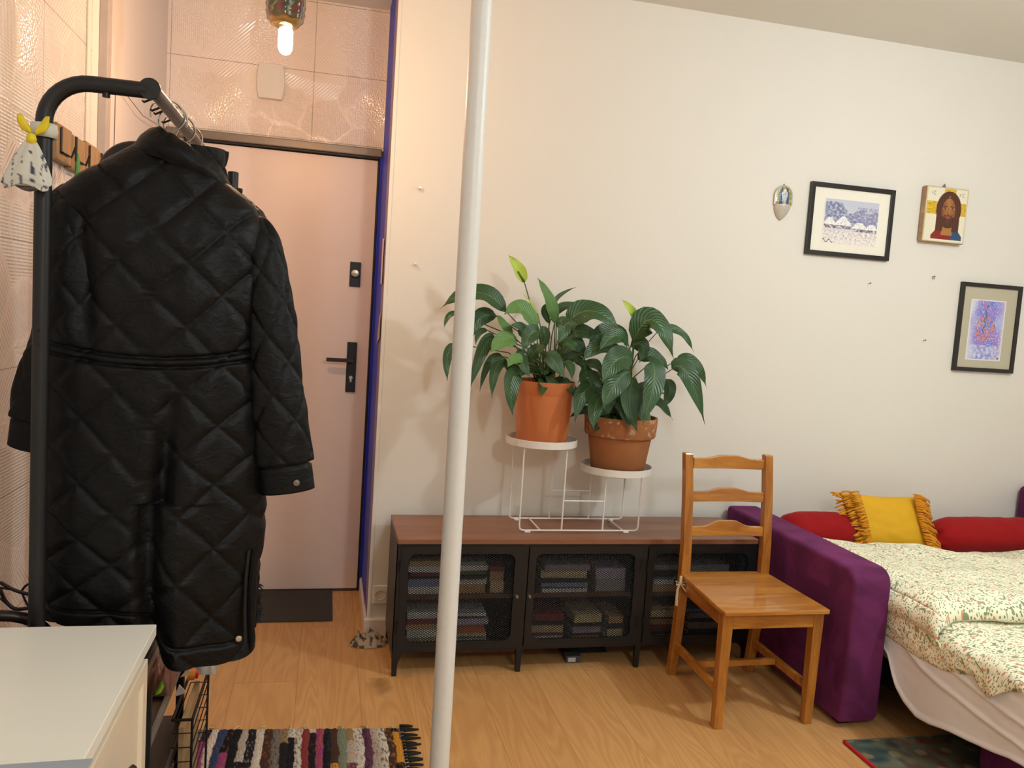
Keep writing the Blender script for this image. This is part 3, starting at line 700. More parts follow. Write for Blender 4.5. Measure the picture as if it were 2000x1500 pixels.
for bay, sh, side, xo, wd, lst in STK:
    z = .0925 if sh == 0 else .3085
    for i, (th, c) in enumerate(lst):
        wv = wd*rb.uniform(.9, 1.0); dp = rb.uniform(.16, .21); xx = CX+bay*BAY+xo+rb.uniform(0, wd-wv); yy = CY+.034+rb.uniform(0, .022)
        bt = thing('book', f'{NM[c]} book, {ORD[i]} in {side} stack, {"upper" if sh else "lower"} shelf, {BN[bay]} cabinet bay', 'book', (xx+wv/2, yy+dp/2, z), rb.uniform(-.05, .05), 'books inside the mesh cabinet')
        hw, hd = wv/2, dp/2; ct = min(.0022, th*.18)
        mb = MB(); mb.box((-hw, -hd, 0), (hw, hd, ct)); mb.box((-hw, -hd, th-ct), (hw, hd, th)); mb.box((-hw, -hd, ct), (hw, -hd+ct, th-ct)); mb.build('cover', colm(c), bt, local=True)
        MB().box((-hw+.003, -hd+ct, ct), (hw-.003, hd-.003, th-ct)).build('pages', M['pages'], bt, local=True)
        z += th+.0003
t = thing('storage_box', 'pale wooden box lying on the floor under the left end of the cabinet', 'box', (.70, 3.2, 0))
MB().box((.56, 3.17, 0), (.86, 3.30, .055)).build('carton', M['shelfwood'], t, bevel=.003); MB().box((.555, 3.165, .0555), (.865, 3.305, .066)).build('lid', colm((150, 104, 60)), t, bevel=.002)
mb = MB(); rr = random.Random(2)
mb.grid(lambda u, v: Vector((1.02+.2*u+.01*nz(v*4, u*3), 3.14+.13*v, .002+.055*math.sin(math.pi*u)**.5*math.sin(math.pi*min(1, v*1.02))**.4*(1+.5*nz(u*5, v*5)))), 20, 14)
tag(mb.build('black_bag', M['blackrough'], None, smooth='all'), 'crumpled black bag on the floor under the middle of the cabinet', 'bag')
t = thing('power_adapter', 'grey adapter box with a pale label under the cabinet middle', 'adapter', (1.04, 3.075, 0))
MB().box((1.01, 3.05, 0), (1.075, 3.10, .03)).build('casing', colm((70, 70, 74)), t, bevel=.004); MB().box((1.018, 3.0485, .006), (1.05, 3.0498, .024)).build('label_plate', colm((196, 196, 190)), t)

# crumpled cloth beside the cabinet
def crumple(cx, cy, sx, sy, h, seed):
    mb = MB()
    def f(u, v):
        a = u*2*math.pi; r = v; n = nz(math.cos(a)*2.2*r+seed, math.sin(a)*2.2*r, seed); n2 = nz(math.cos(a)*6*r, math.sin(a)*6*r+seed, 3)
        R = r*(1+.25*nz(math.cos(a)*1.5+seed, math.sin(a)*1.5))
        return Vector((cx+sx*R*math.cos(a), cy+sy*R*math.sin(a), max(.002, h*(1-r**5)*(.55+.5*n)+abs(n2)*h*.8*(1-r**6))))
    return mb.grid(f, 60, 26, closed=True)
mb = crumple(.222, 3.30, .078, .055, .045, 4.2)
mb.col = [(*lin((92, 78, 66) if nz(v.x*46, v.y*26, v.z*40) > .08 else (182, 164, 144)), 1) for v in mb.v]
tag(mb.build('striped_cloth', M['weave'], None, smooth='all'), 'crumpled brown and beige striped cloth on the floor beside the black cabinet', 'cloth')

# ---------------------------------------------------------------- wire plant stand on the cabinet
Z0 = CH+.0005
t = thing('plant_stand', 'white wire plant stand with two round trays at different heights on the cabinet', 'plant stand', (1.03, 3.17, Z0))
PS = M['white']; rw = .0036
yf, yb_ = 3.075, 3.262
T1 = (.874, 3.168, .892, .146); T2 = (1.205, 3.168, .785, .150)
for nm, (x, y, zt, r) in (('tray', T1), ('tray', T2)):
    MB().lathe([(0, zt-.001), (r-.004, zt-.001), (r-.003, zt+.002), (r-.002, zt+.024), (r, zt+.025), (r+.001, zt+.024), (r, zt-.004), (r-.004, zt-.006), (0, zt-.006)], (x, y, 0), 56).build(nm, PS, t, smooth=True)
for y in (yf, yb_):
    s = .008
    pts = [(.780, y, T1[2]-.006), (.780, y, Z0+.03), (.783, y, Z0+.016), (.795, y, Z0+.0095), (1.272, y, Z0+.0095), (1.284, y, Z0+.016), (1.287, y, Z0+.03), (1.287, y, T2[2]-.006)]
    MB().tube(pts, rw, 8).build('wire_frame', PS, t, smooth=True)
    mb = MB(); mb.tube([(.957, y, Z0+.011), (.957, y, T1[2]-.006)], rw, 8); mb.tube([(1.132, y, Z0+.011), (1.132, y, T2[2]-.006)], rw, 8); mb.tube([(.957, y, .672), (1.132, y, .672)], rw*.9, 8)
    mb.build('upright', PS, t, smooth=True)
    for x in (.815, 1.235): MB().box((x-.012, y-.005, Z0), (x+.012, y+.005, Z0+.0085)).build('foot_pad', PS, t, bevel=.002)
for x in (.868, 1.222): MB().tube([(x, yf, Z0+.0095), (x, yb_, Z0+.0095)], rw, 8).build('cross_bar', PS, t, smooth=True)

# ---------------------------------------------------------------- peace lilies
def leaf(mb, P0, P1, P2, w, nrm, seed, fold=.25, ns=14, nu=6):
    """midrib = quadratic bezier P0-P1-P2, half width w/2, nrm roughly the face normal"""
    P0, P1, P2 = Vector(P0), Vector(P1), Vector(P2); nrm = Vector(nrm)
    n0 = len(mb.v); uvs = []
    for j in range(ns+1):
        s = j/ns; p = P0*(1-s)**2+P1*2*s*(1-s)+P2*s*s; tg = ((P1-P0)*(1-s)+(P2-P1)*s).normalized()
        side = tg.cross(nrm).normalized(); up = side.cross(tg).normalized()
        hw = w/2*(math.sin(math.pi*min(1, s**.72*.98+.02))**.75)*(1-.35*max(0, s-.8)/.2) if s < .999 else .0004
        if s > .86: hw *= max(.02, 1-((s-.86)/.14)**1.2*.9)
        for i in range(nu+1):
            u = i/nu*2-1
            q = p+side*(u*hw)+up*(abs(u)**1.3*hw*fold+.018*w/.05*.12*math.sin(s*13+seed+u)*abs(u)-.12*hw*u*u)
            mb.v.append(q); uvs.append(((u+1)/2, s))
    for j in range(ns):
        for i in range(nu):
            a = n0+j*(nu+1)+i; mb.f.append((a, a+1, a+nu+2, a+nu+1))
    mb.uv = (mb.uv or [])+uvs
def plant(t, zoom, base, leaves, fills, soilz, rng):
    fd, fl, st = MB(), MB(), MB()
    def Q(z, y): return at(840+z[0]/3.571, 480+z[1]/3.571, y=y)
    for (a, c, b, w, ya, yb2, kind) in leaves:
        A, Bp = Q(a, ya), Q(b, yb2); Cc = Q(c, (ya+yb2)/2) if c else (A+Bp)/2+Vector((0, 0, .12*(A-Bp).length))
        if c: Cc = Cc*2-(A+Bp)/2
        wm = w/3.571/1576*3.2
        tg = (Bp-A).normalized(); nrm = Vector((rng.uniform(-.15, .15), -1, .75 if tg.z > -.5 else .35))
        leaf(fl if kind == 'l' else fd, A, Cc, Bp, wm, nrm, rng.uniform(0, 6))
        root = Vector((base[0]+rng.uniform(-.035, .035), base[1]+rng.uniform(-.03, .03), soilz)); mid = (root+A)/2+Vector((0, 0, .25*(A-root).length*.5)); mid.x = root.x+(A.x-root.x)*.3
        st.tube([root, root*.6+mid*.4, mid*.8+A*.2, A], [.0032, .0028, .0024, .002], 6)
    for k in range(fills):
        th = rng.uniform(0, 2*math.pi); el = rng.uniform(.2, 1.); L = rng.uniform(.09, .15); R = rng.uniform(.03, .10)
        A = Vector((base[0]+R*math.cos(th), min(base[1]+R*math.sin(th)*.7, 3.3), soilz+rng.uniform(.03, .15)))
        d = Vector((math.cos(th), math.sin(th)*.6, 0)); Bp = A+d*L+Vector((0, 0, L*rng.uniform(-.7, .3))); Bp.y = min(Bp.y, 3.38)
        Cc = (A+Bp)/2+Vector((0, 0, L*.35)); leaf(fd, A, Cc, Bp, rng.uniform(.04, .06), (rng.uniform(-.3, .3), -.8, .8), k)
        root = Vector((base[0]+rng.uniform(-.04, .04), base[1]+rng.uniform(-.03, .03), soilz)); st.tube([root, (root+A)/2+Vector((0, 0, .02)), A], .0024, 6)
    f = MB(); f.v = fd.v+fl.v; n = len(fd.v); f.f = fd.f+[tuple(i+n for i in g) for g in fl.f]; f.uv = fd.uv+(fl.uv or []); f.fm = [0]*len(fd.f)+[1]*len(fl.f)
    f.build('foliage', [M['leaf_d'], M['leaf_l']], t, smooth='all'); st.build('stems', M['stem'], t, smooth='all')
    return Q
def flower(t, Q, base, soilz, p0, tip, w, y, spad):
    A, Bp = Q(p0, y), Q(tip, y-.01); mb = MB()
    root = Vector((base[0]+.01, base[1], soilz)); mb.tube([root, root*.5+A*.5+Vector((.012, 0, .02)), A+(A-Bp)*.05, A], [.003, .0026, .0022, .002], 8)
    fo = mb.build('flower_stem', M['stem'], t, smooth='all')
    mb = MB(); mb.uv = None; leaf(mb, A, (A+Bp)/2+Vector((.012, -.012, 0)), Bp, w, (.2, -1, .1), 1., .5); s_ = mb.build('spathe', M['spathe'], fo, smooth='all')
    if spad: MB().tube([A+Vector((0, -.008, .002)), A*.6+Bp*.4+Vector((-.002, -.012, 0))], [.0045, .0035], 8).build('spadix', colm((96, 110, 44)), fo, smooth='all')
# plant on the taller tray
b1 = (.872, 3.17)
t = thing('potted_peace_lily', 'peace lily in a smooth orange plastic pot on the taller tray', 'potted plant', (b1[0], b1[1], T1[2]), group=None)
zb = T1[2]
MB().lathe([(0, zb), (.103, zb), (.105, zb+.003), (.1155, zb+.20), (.1165, zb+.205), (.1215, zb+.212), (.1235, zb+.252), (.124, zb+.256), (.121, zb+.257), (.113, zb+.21), (.112, zb+.2)], (b1[0], b1[1], 0), 64).build('pot', M['terra1'], t, smooth=True)
mb = MB(); mb.grid(lambda u, v: Vector((b1[0]+v*.1125*math.cos(u*6.2832), b1[1]+v*.1125*math.sin(u*6.2832), zb+.212+.008*nz(u*9, v*6)*(1-v))), 40, 8, closed=True); mb.build('soil', M['soil'], t, smooth='all')
L1 = [((530,460),(330,325),(70,440),150,3.10,3.06,'d'),((740,570),(640,440),(515,480),150,3.1,3.05,'l'),((870,540),(835,380),(745,220),95,3.2,3.2,'l'),
((460,490),(340,510),(295,655),120,3.12,3.08,'d'),((450,640),(370,720),(275,1010),95,3.08,3.02,'d'),((500,770),(410,820),(345,1025),60,3.1,3.05,'d'),
((535,820),(460,850),(430,1075),85,3.05,3.0,'d'),((645,885),(570,950),(578,1195),125,3.02,2.98,'d'),((650,800),(590,790),(540,850),85,3.0,2.96,'l'),
((600,650),(510,660),(420,745),130,3.05,2.98,'l'),((575,640),(520,560),(455,475),85,3.08,3.05,'l'),((860,430),(900,350),(1022,288),34,3.24,3.26,'d'),
((880,480),(960,415),(1130,450),70,3.22,3.2,'d'),((965,540),(1130,455),(1335,592),190,3.1,3.05,'d'),((945,650),(970,570),(1042,545),85,3.08,3.05,'d'),
((820,770),(860,800),(948,940),125,3.02,2.97,'d'),((700,790),(740,730),(810,700),100,3.02,2.98,'d'),((960,640),(1080,600),(1230,720),130,3.15,3.12,'d'),
((700,650),(650,580),(550,555),100,3.08,3.02,'d'),((650,740),(640,800),(705,930),90,3.03,2.98,'d'),((900,700),(950,670),(1010,740),90,3.06,3.0,'d'),
((830,540),(800,450),(835,405),60,3.22,3.22,'d'),((165,680),(120,780),(122,945),66,3.12,3.08,'d'),((190,470),(130,490),(98,575),40,3.12,3.1,'d'),
((940,810),(980,850),(985,935),70,3.05,3.0,'d'),((400,590),(340,610),(318,695),45,3.1,3.06,'d'),((1000,800),(1080,850),(1025,960),70,3.1,3.05,'d'),
((880,560),(940,560),(880,700),120,3.1,3.04,'d'),((760,600),(700,620),(640,740),120,3.06,3.0,'d'),((940,700),(1020,680),(1080,800),120,3.14,3.12,'d'),
((620,620),(680,600),(760,640),100,3.12,3.08,'d'),((780,560),(800,640),(770,740),80,3.14,3.1,'d'),((590,790),(560,860),(640,900),70,3.04,3.0,'d')]
Q = plant(t, None, b1, L1, 26, zb+.215, random.Random(3))
flower(t, Q, b1, zb+.215, (655,255), (545,65), .052, 3.14, True)
flower(t, Q, b1, zb+.215, (745,470), (630,320), .008, 3.14, False)
# plant on the lower tray
b2 = (1.212, 3.17); zb = T2[2]
t = thing('potted_peace_lily', 'peace lily in a weathered terracotta pot with a thick rim on the lower tray', 'potted plant', (b2[0], b2[1], zb))
MB().lathe([(0, zb), (.108, zb), (.111, zb+.003), (.1325, zb+.148), (.145, zb+.15), (.149, zb+.158), (.153, zb+.226), (.151, zb+.232), (.143, zb+.231), (.138, zb+.2), (.135, zb+.19)], (b2[0], b2[1], 0), 64).build('pot', M['terra2'], t, smooth=True)
mb = MB(); mb.grid(lambda u, v: Vector((b2[0]+v*.137*math.cos(u*6.2832), b2[1]+v*.137*math.sin(u*6.2832), zb+.2+.008*nz(u*9, v*6)*(1-v))), 40, 8, closed=True); mb.build('soil', M['soil'], t, smooth='all')
L2 = [((1420,660),(1560,520),(1700,785),210,3.08,3.0,'d'),((1600,585),(1740,600),(1838,742),80,3.18,3.15,'d'),((1385,690),(1290,630),(1172,742),130,3.05,2.98,'d'),
((1330,740),(1190,700),(1060,805),140,3.06,3.0,'d'),((1410,790),(1300,800),(1198,962),180,3.0,2.92,'d'),((1390,880),(1290,960),(1198,1145),165,2.99,2.93,'d'),
((1545,810),(1560,950),(1478,1252),165,2.98,2.9,'d'),((1690,860),(1800,900),(1915,1248),150,3.04,2.98,'d'),((1720,800),(1840,820),(1930,992),100,3.12,3.1,'d'),
((1650,930),(1670,1020),(1622,1132),95,3.1,3.06,'d'),((1150,985),(1060,1040),(1008,1237),120,3.04,2.98,'d'),((1190,1050),(1150,1130),(1140,1285),115,3.0,2.96,'d'),
((1430,920),(1390,1080),(1448,1300),130,3.0,2.95,'d'),((1080,830),(1150,830),(1200,900),100,3.08,3.02,'d'),((1510,990),(1470,1100),(1495,1255),90,3.02,2.96,'d'),
((1140,885),(1080,890),(1048,962),80,3.08,3.04,'d'),((1450,790),(1560,770),(1660,862),130,3.12,3.1,'d'),((1390,1010),(1360,1130),(1400,1278),110,3.03,2.98,'d'),
((1380,640),(1230,600),(1100,700),150,3.14,3.1,'d'),((1400,700),(1480,700),(1460,820),120,3.12,3.08,'d'),((1280,1010),(1240,1080),(1250,1180),120,3.06,3.02,'d'),
((1330,860),(1270,900),(1190,900),120,3.1,3.06,'d'),((1180,940),(1130,900),(1130,1010),60,3.06,3.02,'d')]
Q = plant(t, None, b2, L2, 26, zb+.2, random.Random(5))
flower(t, Q, b2, zb+.2, (1432,512), (1335,375), .036, 3.12, False)

# ---------------------------------------------------------------- pine chair
t = thing('dining_chair', 'brown stained pine ladder-back chair standing in front of the cabinet beside the bed', 'chair', (1.58, 2.7, 0)); CHR = t
SZ = .437; P1m, P2m = M['pine'], M['pinez']
for x in (1.402, 1.757):
    MB().hexa([(x-.016, 2.484, 0), (x+.016, 2.484, 0), (x+.016, 2.516, 0), (x-.016, 2.516, 0)], [(x-.02, 2.478, SZ-.02), (x+.02, 2.478, SZ-.02), (x+.02, 2.518, SZ-.02), (x-.02, 2.518, SZ-.02)]).build('leg', P2m, t, bevel=.003)
for x0, x1, x2 in ((1.418, 1.412, 1.400), (1.762, 1.757, 1.748)):
    mb = MB(); prof = [(0, 2.925, x0, .016), (.20, 2.895, (x0+x1)/2, .018), (.42, 2.872, x1, .019), (.55, 2.872, x1-.002, .018), (.75, 2.888, (x1+x2)/2, .0175), (.912, 2.905, x2, .0165)]
    vs = []; fs = []
    for z, y, x, h in prof: vs += [(x-h, y-.017, z), (x+h, y-.017, z), (x+h, y+.017, z), (x-h, y+.017, z)]
    for i in range(len(prof)-1):
        for k in range(4): fs.append((i*4+k, i*4+(k+1) % 4, i*4+4+(k+1) % 4, i*4+4+k))
    fs += [(3, 2, 1, 0), tuple(len(vs)-4+k for k in range(4))]
    mb.add(vs, fs).build('rear_post', P2m, t, bevel=.003)
st_ = MB(); pl = [(1.374, 2.462)]+[(1.38+.0, 2.456), (1.778, 2.456), (1.786, 2.462), (1.786, 2.50), (1.774, 2.862), (1.742, 2.888), (1.428, 2.888), (1.396, 2.862), (1.372, 2.50)]
st_.prism(pl, 'z', SZ-.016, SZ).build('seat', P1m, t, bevel=.004)
for a, b in (((1.42, 2.482, SZ-.072), (1.74, 2.502, SZ-.0165)), ((1.43, 2.865, SZ-.072), (1.74, 2.883, SZ-.0165))): MB().box(a, b).build('apron', P1m, t, bevel=.002)
for xa, xb in ((1.392, 1.402), (1.750, 1.744)):
    MB().hexa([(xa, 2.518, SZ-.072), (xa+.018, 2.518, SZ-.072), (xb+.018, 2.858, SZ-.072), (xb, 2.858, SZ-.072)], [(xa, 2.518, SZ-.0165), (xa+.018, 2.518, SZ-.0165), (xb+.018, 2.858, SZ-.0165), (xb, 2.858, SZ-.0165)]).build('apron', wood('chair_side_apron', (194, 128, 52), (152, 92, 32), 'Y', .34, 1.6, .3), t, bevel=.002)
def slat(z0, z1, ar, y, name='back_slat'):
    n = 20; vs = []; xs0, xs1 = 1.425, 1.738
    for i in range(n+1):
        u = i/n; x = xs0+(xs1-xs0)*u; cv = .012*math.sin(math.pi*u); k = max(0, min(1, (u-.18)/.22))*max(0, min(1, (.82-u)/.22)); k = k*k*(3-2*k)
        for zz in (z0, z1+ar*k):
            for dy in (-.008, .008): vs.append((x, y+cv+dy, zz))
    fs = []
    for i in range(n):
        a = i*4; b = a+4; fs += [(a, b, b+2, a+2), (a+1, a+3, b+3, b+1), (a, a+1, b+1, b), (a+2, b+2, b+3, a+3)]
    fs += [(0, 2, 3, 1), (n*4, n*4+1, n*4+3, n*4+2)]
    MB().add(vs, fs).build(name, P1m, t, smooth=True, bevel=.002)
slat(.852, .893, .012, 2.902); slat(.722, .762, .014, 2.888); slat(.586, .625, .022, 2.874)
for xa, xb in ((1.402, 1.414), (1.757, 1.76)):
    MB().hexa([(xa-.009, 2.515, .118), (xa+.009, 2.515, .118), (xb+.009, 2.893, .118), (xb-.009, 2.893, .118)], [(xa-.009, 2.515, .148), (xa+.009, 2.515, .148), (xb+.009, 2.893, .148), (xb-.009, 2.893, .148)]).build('stretcher', P1m, t, bevel=.002)
MB().box((1.418, 2.71, .122), (1.748, 2.728, .146)).build('stretcher', P1m, t, bevel=.002)
mb = MB(); a = Vector((1.385, 2.845, .405))
mb.tube([a+Vector((.0, 0, 0)), a+Vector((-.022, -.012, .012)), a+Vector((-.02, -.012, -.004)), a], .004, 8, sy=.4); mb.tube([a, a+Vector((.018, -.02, .014)), a+Vector((.014, -.02, -.002)), a], .004, 8, sy=.4)
mb.tube([a, a+Vector((-.014, -.012, -.02)), a+Vector((-.014, -.012, -.06)), a+Vector((-.014, -.014, -.085))], [.003, .005, .0055, .0055], 8, sy=.35)
mb.tube([a, a+Vector((.012, -.02, -.018)), a+Vector((.03, -.026, -.04))], [.003, .0055, .0055], 8, sy=.35); mb.tube([a+Vector((.0, -.004, .03)), a+Vector((0, -.006, 0))], .006, 8)
tag(mb.build('ribbon_bow', M['beige'], None, smooth=True), 'pale beige ribbon bow tied round the left rear post of the wooden chair', 'ribbon')

# ---------------------------------------------------------------- sofa bed
def softbox(a, b, r, n=5):
    mb = MB(); mb.box(a, b); return mb
t = thing('sofa_bed', 'purple velvet sofa bed pulled open against the back wall', 'sofa', (2.7, 2.9, 0)); SOFA = t
mb = MB(); prof = rrect(2.43, .018, 3.385, .588, .055, 8)
bot = [(2.445, .018), (3.385, .018), (3.385, .588)]+arc((2.43+.06, .588-.06), .06, 90, 180, 8)+[(2.43, .05)]
mb.prism(bot, 'x', 1.852, 2.005).build('armrest', M['velvet'], t, bevel=.016, smooth=True, seg=4)
MB().box((3.47, 3.12, .02), (3.62, 3.39, .712)).build('armrest', M['velvet'], t, bevel=.03, smooth=True, seg=4)
MB().box((2.06, 3.30, .1), (3.46, 3.395, .40)).build('backrest', M['velvet'], t, bevel=.03)
MB().box((2.15, 1.25, .02), (3.6, 2.13, .20)).build('pullout_base', M['velvet'], t, bevel=.02)
MB().box((2.05, 2.16, .14), (3.46, 3.29, .22)).build('base_frame', M['black'], t)
for x, y in ((1.9, 2.5), (1.9, 3.3)): MB().box((x-.02, y-.02, 0), (x+.02, y+.02, .02)).build('foot', M['blackrough'], t)
t = thing('mattress', 'mattress covered with a smooth white sheet hanging over its left side', 'mattress', (2.8, 2.4, .22))
MB().box((2.055, 1.3, .222), (3.46, 3.29, .425)).build('mattress_core', M['sheet'], t, bevel=.04, smooth=True)
HEM = [(3.29, .30), (2.47, .30), (2.43, .275), (2.40, .22), (2.376, .185), (2.33, .15), (2.265, .129), (2.20, .137), (2.15, .150), (2.11, .158), (2.04, .166), (1.95, .18), (1.89, .195), (1.84, .20), (1.7, .17), (1.3, .15)]
HY = [h[0] for h in HEM][::-1]; HZ = [h[1] for h in HEM][::-1]
def sheetf(u, v):
    y = 3.2-1.9*v; hem = float(np.interp(y, HY, HZ)); top = .4275
    if u < .25: x = 2.055+.5*(1-u/.25)+0; z = top+.003*nz(x*5, y*5); return Vector((x, y, z))
    k = (u-.25)/.75; ang = min(1, k/.15)
    x = 2.055-.022*math.sin(ang*math.pi/2); z = top-.02*(1-math.cos(ang*math.pi/2))
    if k > .15:
        kk = (k-.15)/.85; z = (top-.02)+(hem-(top-.02))*kk; sag = math.exp(-((y-2.25)/.3)**2)
        x = 2.033-.012*kk*sag+.002*kk*math.sin(y*19+kk*2.2)+.004*kk*nz(y*4, kk*1.5, 4)+.0015*nz(y*20, kk*8)
        dd = abs((kk-.25)-(2.42-y)*.9); x -= .008*math.exp(-(dd/.03)**2)
        dd = abs((kk-.1)-(2.30-y)*.8); x -= .006*math.exp(-(dd/.03)**2)
        if kk > .95: x -= .006
    return Vector((x, y, z))
mb = MB().grid(sheetf, 70, 220); mb.build('sheet', M['sheet'], t, smooth='all', solid=.002)

# duvet: lower layer lying over the left edge and a folded-back upper layer
t = thing('duvet', 'cream duvet with small green vines and coral flowers, folded over on the bed', 'duvet', (2.7, 2.4, .43))
HD = [(1.75, .44), (1.88, .432), (1.92, .41), (1.96, .365), (1.99, .345), (2.02, .352), (2.06, .385), (2.10, .37), (2.18, .342), (2.30, .334), (2.43, .345), (2.6, .345), (3.2, .36)]
def lower(u, v):
    y0 = 3.05-v*(3.05-1.86); y = y0; hz = float(np.interp(y, [h[0] for h in HD], [h[1] for h in HD])); top = .462; r = .035
    hang = (top-r)-hz; a = hang+r*math.pi/2; s = u*(1.25+a)-a
    edge = (y-1.86); ed = min(1, edge/.10); puff = .030*math.sqrt(max(0, 1-(1-ed)**2))
    n = nz(s*5, y*5, 2)*.016+nz(s*13, y*11, 5)*.007
    if s >= 0: x = 2.05+s; z = .434+puff*min(1, .5+s*5)+n*ed; y -= .02*nz(x*3, 3)*(1-ed)
    elif s > -r*math.pi/2: th = -s/r; x = 2.05-r*math.sin(th)*.9; z = .434+puff*.5-(r)*(1-math.cos(th))+n*.6*ed
    else:
        k = (-s-r*math.pi/2)/max(.001, hang); x = 2.05-r*.9-.006*math.sin(k*math.pi)*(1+1.2*nz(y*8, 1.))-.006*nz(y*22, k*4)+.01*k; z = .434+puff*.5*ed-r-hang*k*(.95)
        if 2.0 > y: x -= .02*math.exp(-((y-1.965)/.03)**2)*k
    return Vector((x, y, z))
NU, NV = 130, 150
mb = MB().grid(lower, NU, NV); uv = [(i/NU*1.4, j/NV*1.2) for j in range(NV+1) for i in range(NU+1)]
def upper(u, v):
    # v: 0 back .. 1 front edge then rolls under
    xx = 2.022+u*1.5
    yb = 3.03-.10*max(0, min(1, (xx-2.35)/.25))-.20*max(0, min(1, (xx-2.52)/.2))+.02*nz(xx*4, 1.); yf_ = 2.215-.045*math.exp(-((xx-2.0)/.05)**2)+.05*math.sin(min(1, max(0, (xx-2.05)/.25))*math.pi/2)+.03*math.sin(xx*7.)-.02
    n = 1.25; vv = v*n
    base = .468
    def puff(dl, df, db, fx, fy):
        e = lambda d, w: math.sqrt(max(0., 1-(1-min(1, d/w))**2))
        return .012+.062*e(dl, .09)*e(df, .08)*e(db, .07)+(nz(fx*4.2, fy*4.2, 8)*.022+nz(fx*10, fy*10, 1)*.008)*min(1, df/.1)*min(1, dl/.1+.3)
    if vv <= 1:
        y = yb+(yf_-yb)*vv; dl = u*1.5; z = base+puff(dl+.012, (y-yf_), (yb-y), xx, y)
        x = xx
        if dl < .03: x -= .0; z -= 0
        return Vector((x, y, z))
    k = (vv-1)/.25; z0 = base+.012
    return Vector((xx, yf_+.09*k, z0-.022*math.sin(min(1, k*2)*math.pi/2)+.012*nz(xx*9, k*3)*(1-k)))
NU2, NV2 = 140, 110
m2 = MB().grid(upper, NU2, NV2); uv2 = [(i/NU2*1.5+.3, j/NV2*1.1+2.) for j in range(NV2+1) for i in range(NU2+1)]
# left side wall of the folded layer
def sidef(u, v):
    p = upper(0, u*.8); q = Vector((p.x, p.y, p.z)); d = v
    return Vector((p.x-.028*math.sin(d*math.pi)*(1+.4*nz(p.y*9, 2.))+.006*d, p.y, p.z-(.085+.02*nz(p.y*6, 7.))*d))
m3 = MB().grid(sidef, 110, 14); uv3 = [(i/110*1.1+4, j/14*.1) for j in range(15) for i in range(111)]
mb.uv = uv+uv2+uv3
n = len(mb.v); mb.v += m2.v; mb.f += [tuple(i+n for i in f) for f in m2.f]
n = len(mb.v); mb.v += m3.v; mb.f += [tuple(i+n for i in f) for f in m3.f]
mb.build('quilt_cover', M['duvet'], t, smooth='all', solid=.006)

# cushions
def pillow(w_, h_, d_, n=44, e=2.6, seed=0.):
    mb = MB()
    for sgn in (1, -1):
        def f(u, v, sgn=sgn):
            a, b = u*2-1, v*2-1; k = max(0, (1-abs(a)**e))*max(0, (1-abs(b)**e)); pin = 1-.07*(1-abs(b))*abs(a)**2; pin2 = 1-.07*(1-abs(a))*abs(b)**2
            return Vector((a*w_/2*pin, -sgn*(d_/2*k**.55+.006*k*nz(a*3+seed, b*3)), b*h_/2*pin2))
        m_ = MB().grid(f, n, n); nn = len(mb.v); mb.v += m_.v; mb.f += [tuple(i+nn for i in (fc if sgn > 0 else fc[::-1])) for fc in m_.f]
    return mb
def rotm(loc, rx, ry, rz): return Matrix.Translation(loc) @ Matrix.Rotation(rz, 4, 'Z') @ Matrix.Rotation(rx, 4, 'X') @ Matrix.Rotation(ry, 4, 'Y')
mt = rotm((2.553, 3.185, .565), math.radians(-22), math.radians(2.5), math.radians(3))
t = thing('cushion', 'mustard yellow cushion with tasselled side fringes between the two red cushions', 'cushion', (2.553, 3.2, .43))
shr = Matrix(((1, 0, -.16, 0), (0, 1, 0, 0), (0, 0, 1, 0), (0, 0, 0, 1))); mt = mt @ shr
pillow(.42, .25, .10, seed=1.).xf(mt).build('cushion_cover', M['yellow'], t, smooth='all')
mb = MB(); rr = random.Random(8)
for sx in (-1, 1):
    for row in (0, 1, 2):
        for k in range(30):
            b = (k+rr.random()*.6)/29*2-1; x0 = sx*(.205-.028*row)*(1-.05*(1-abs(b))); z0 = b*.122; y0 = -.012-.02*row if row else 0
            L = rr.uniform(.045, .065); dz = rr.uniform(-.03, .006)-(.02 if sx > 0 else 0); oy = rr.uniform(-.02, .01)
            mb.tube([(x0, y0, z0), (x0+sx*L*.4, y0-.012+oy*.3, z0+dz*.2), (x0+sx*L*.8, y0-.008+oy, z0+dz*.7), (x0+sx*L, y0+oy, z0+dz)], [.0035, .0045, .005, .002], 5)
mb.xf(mt).build('fringe', M['fringe'], t, smooth='all')['kind'] = 'stuff'
def bolster(x0, x1, yc, zc, ry, rz_, seed):
    mb = MB(); n = 48
    def f(u, v):
        a = v*2-1; k = (1-abs(a)**5)**.35 if abs(a) < 1 else 0; th = u*2*math.pi
        wr = 1+.05*nz(math.cos(th)*2+seed, math.sin(th)*2, a*4)+.06*math.sin(th*9)*abs(a)**8
        return Vector((x0+(x1-x0)*v+.01*math.sin(th*3)*abs(a)**6, yc+ry*k*wr*math.cos(th), zc+rz_*k*wr*math.sin(th)))
    return mb.grid(f, 56, 60, closed=True)
t = thing('cushion', 'long red cushion at the left end behind the purple armrest', 'cushion', (2.19, 3.22, .43))
bolster(2.02, 2.375, 3.19, .515, .09, .092, 1.).build('cushion_cover', M['red'], t, smooth='all')
t = thing('cushion', 'long red cushion to the right of the yellow one', 'cushion', (3.1, 3.22, .43))
bolster(2.815, 3.44, 3.19, .502, .095, .088, 5.).build('cushion_cover', M['red'], t, smooth='all')

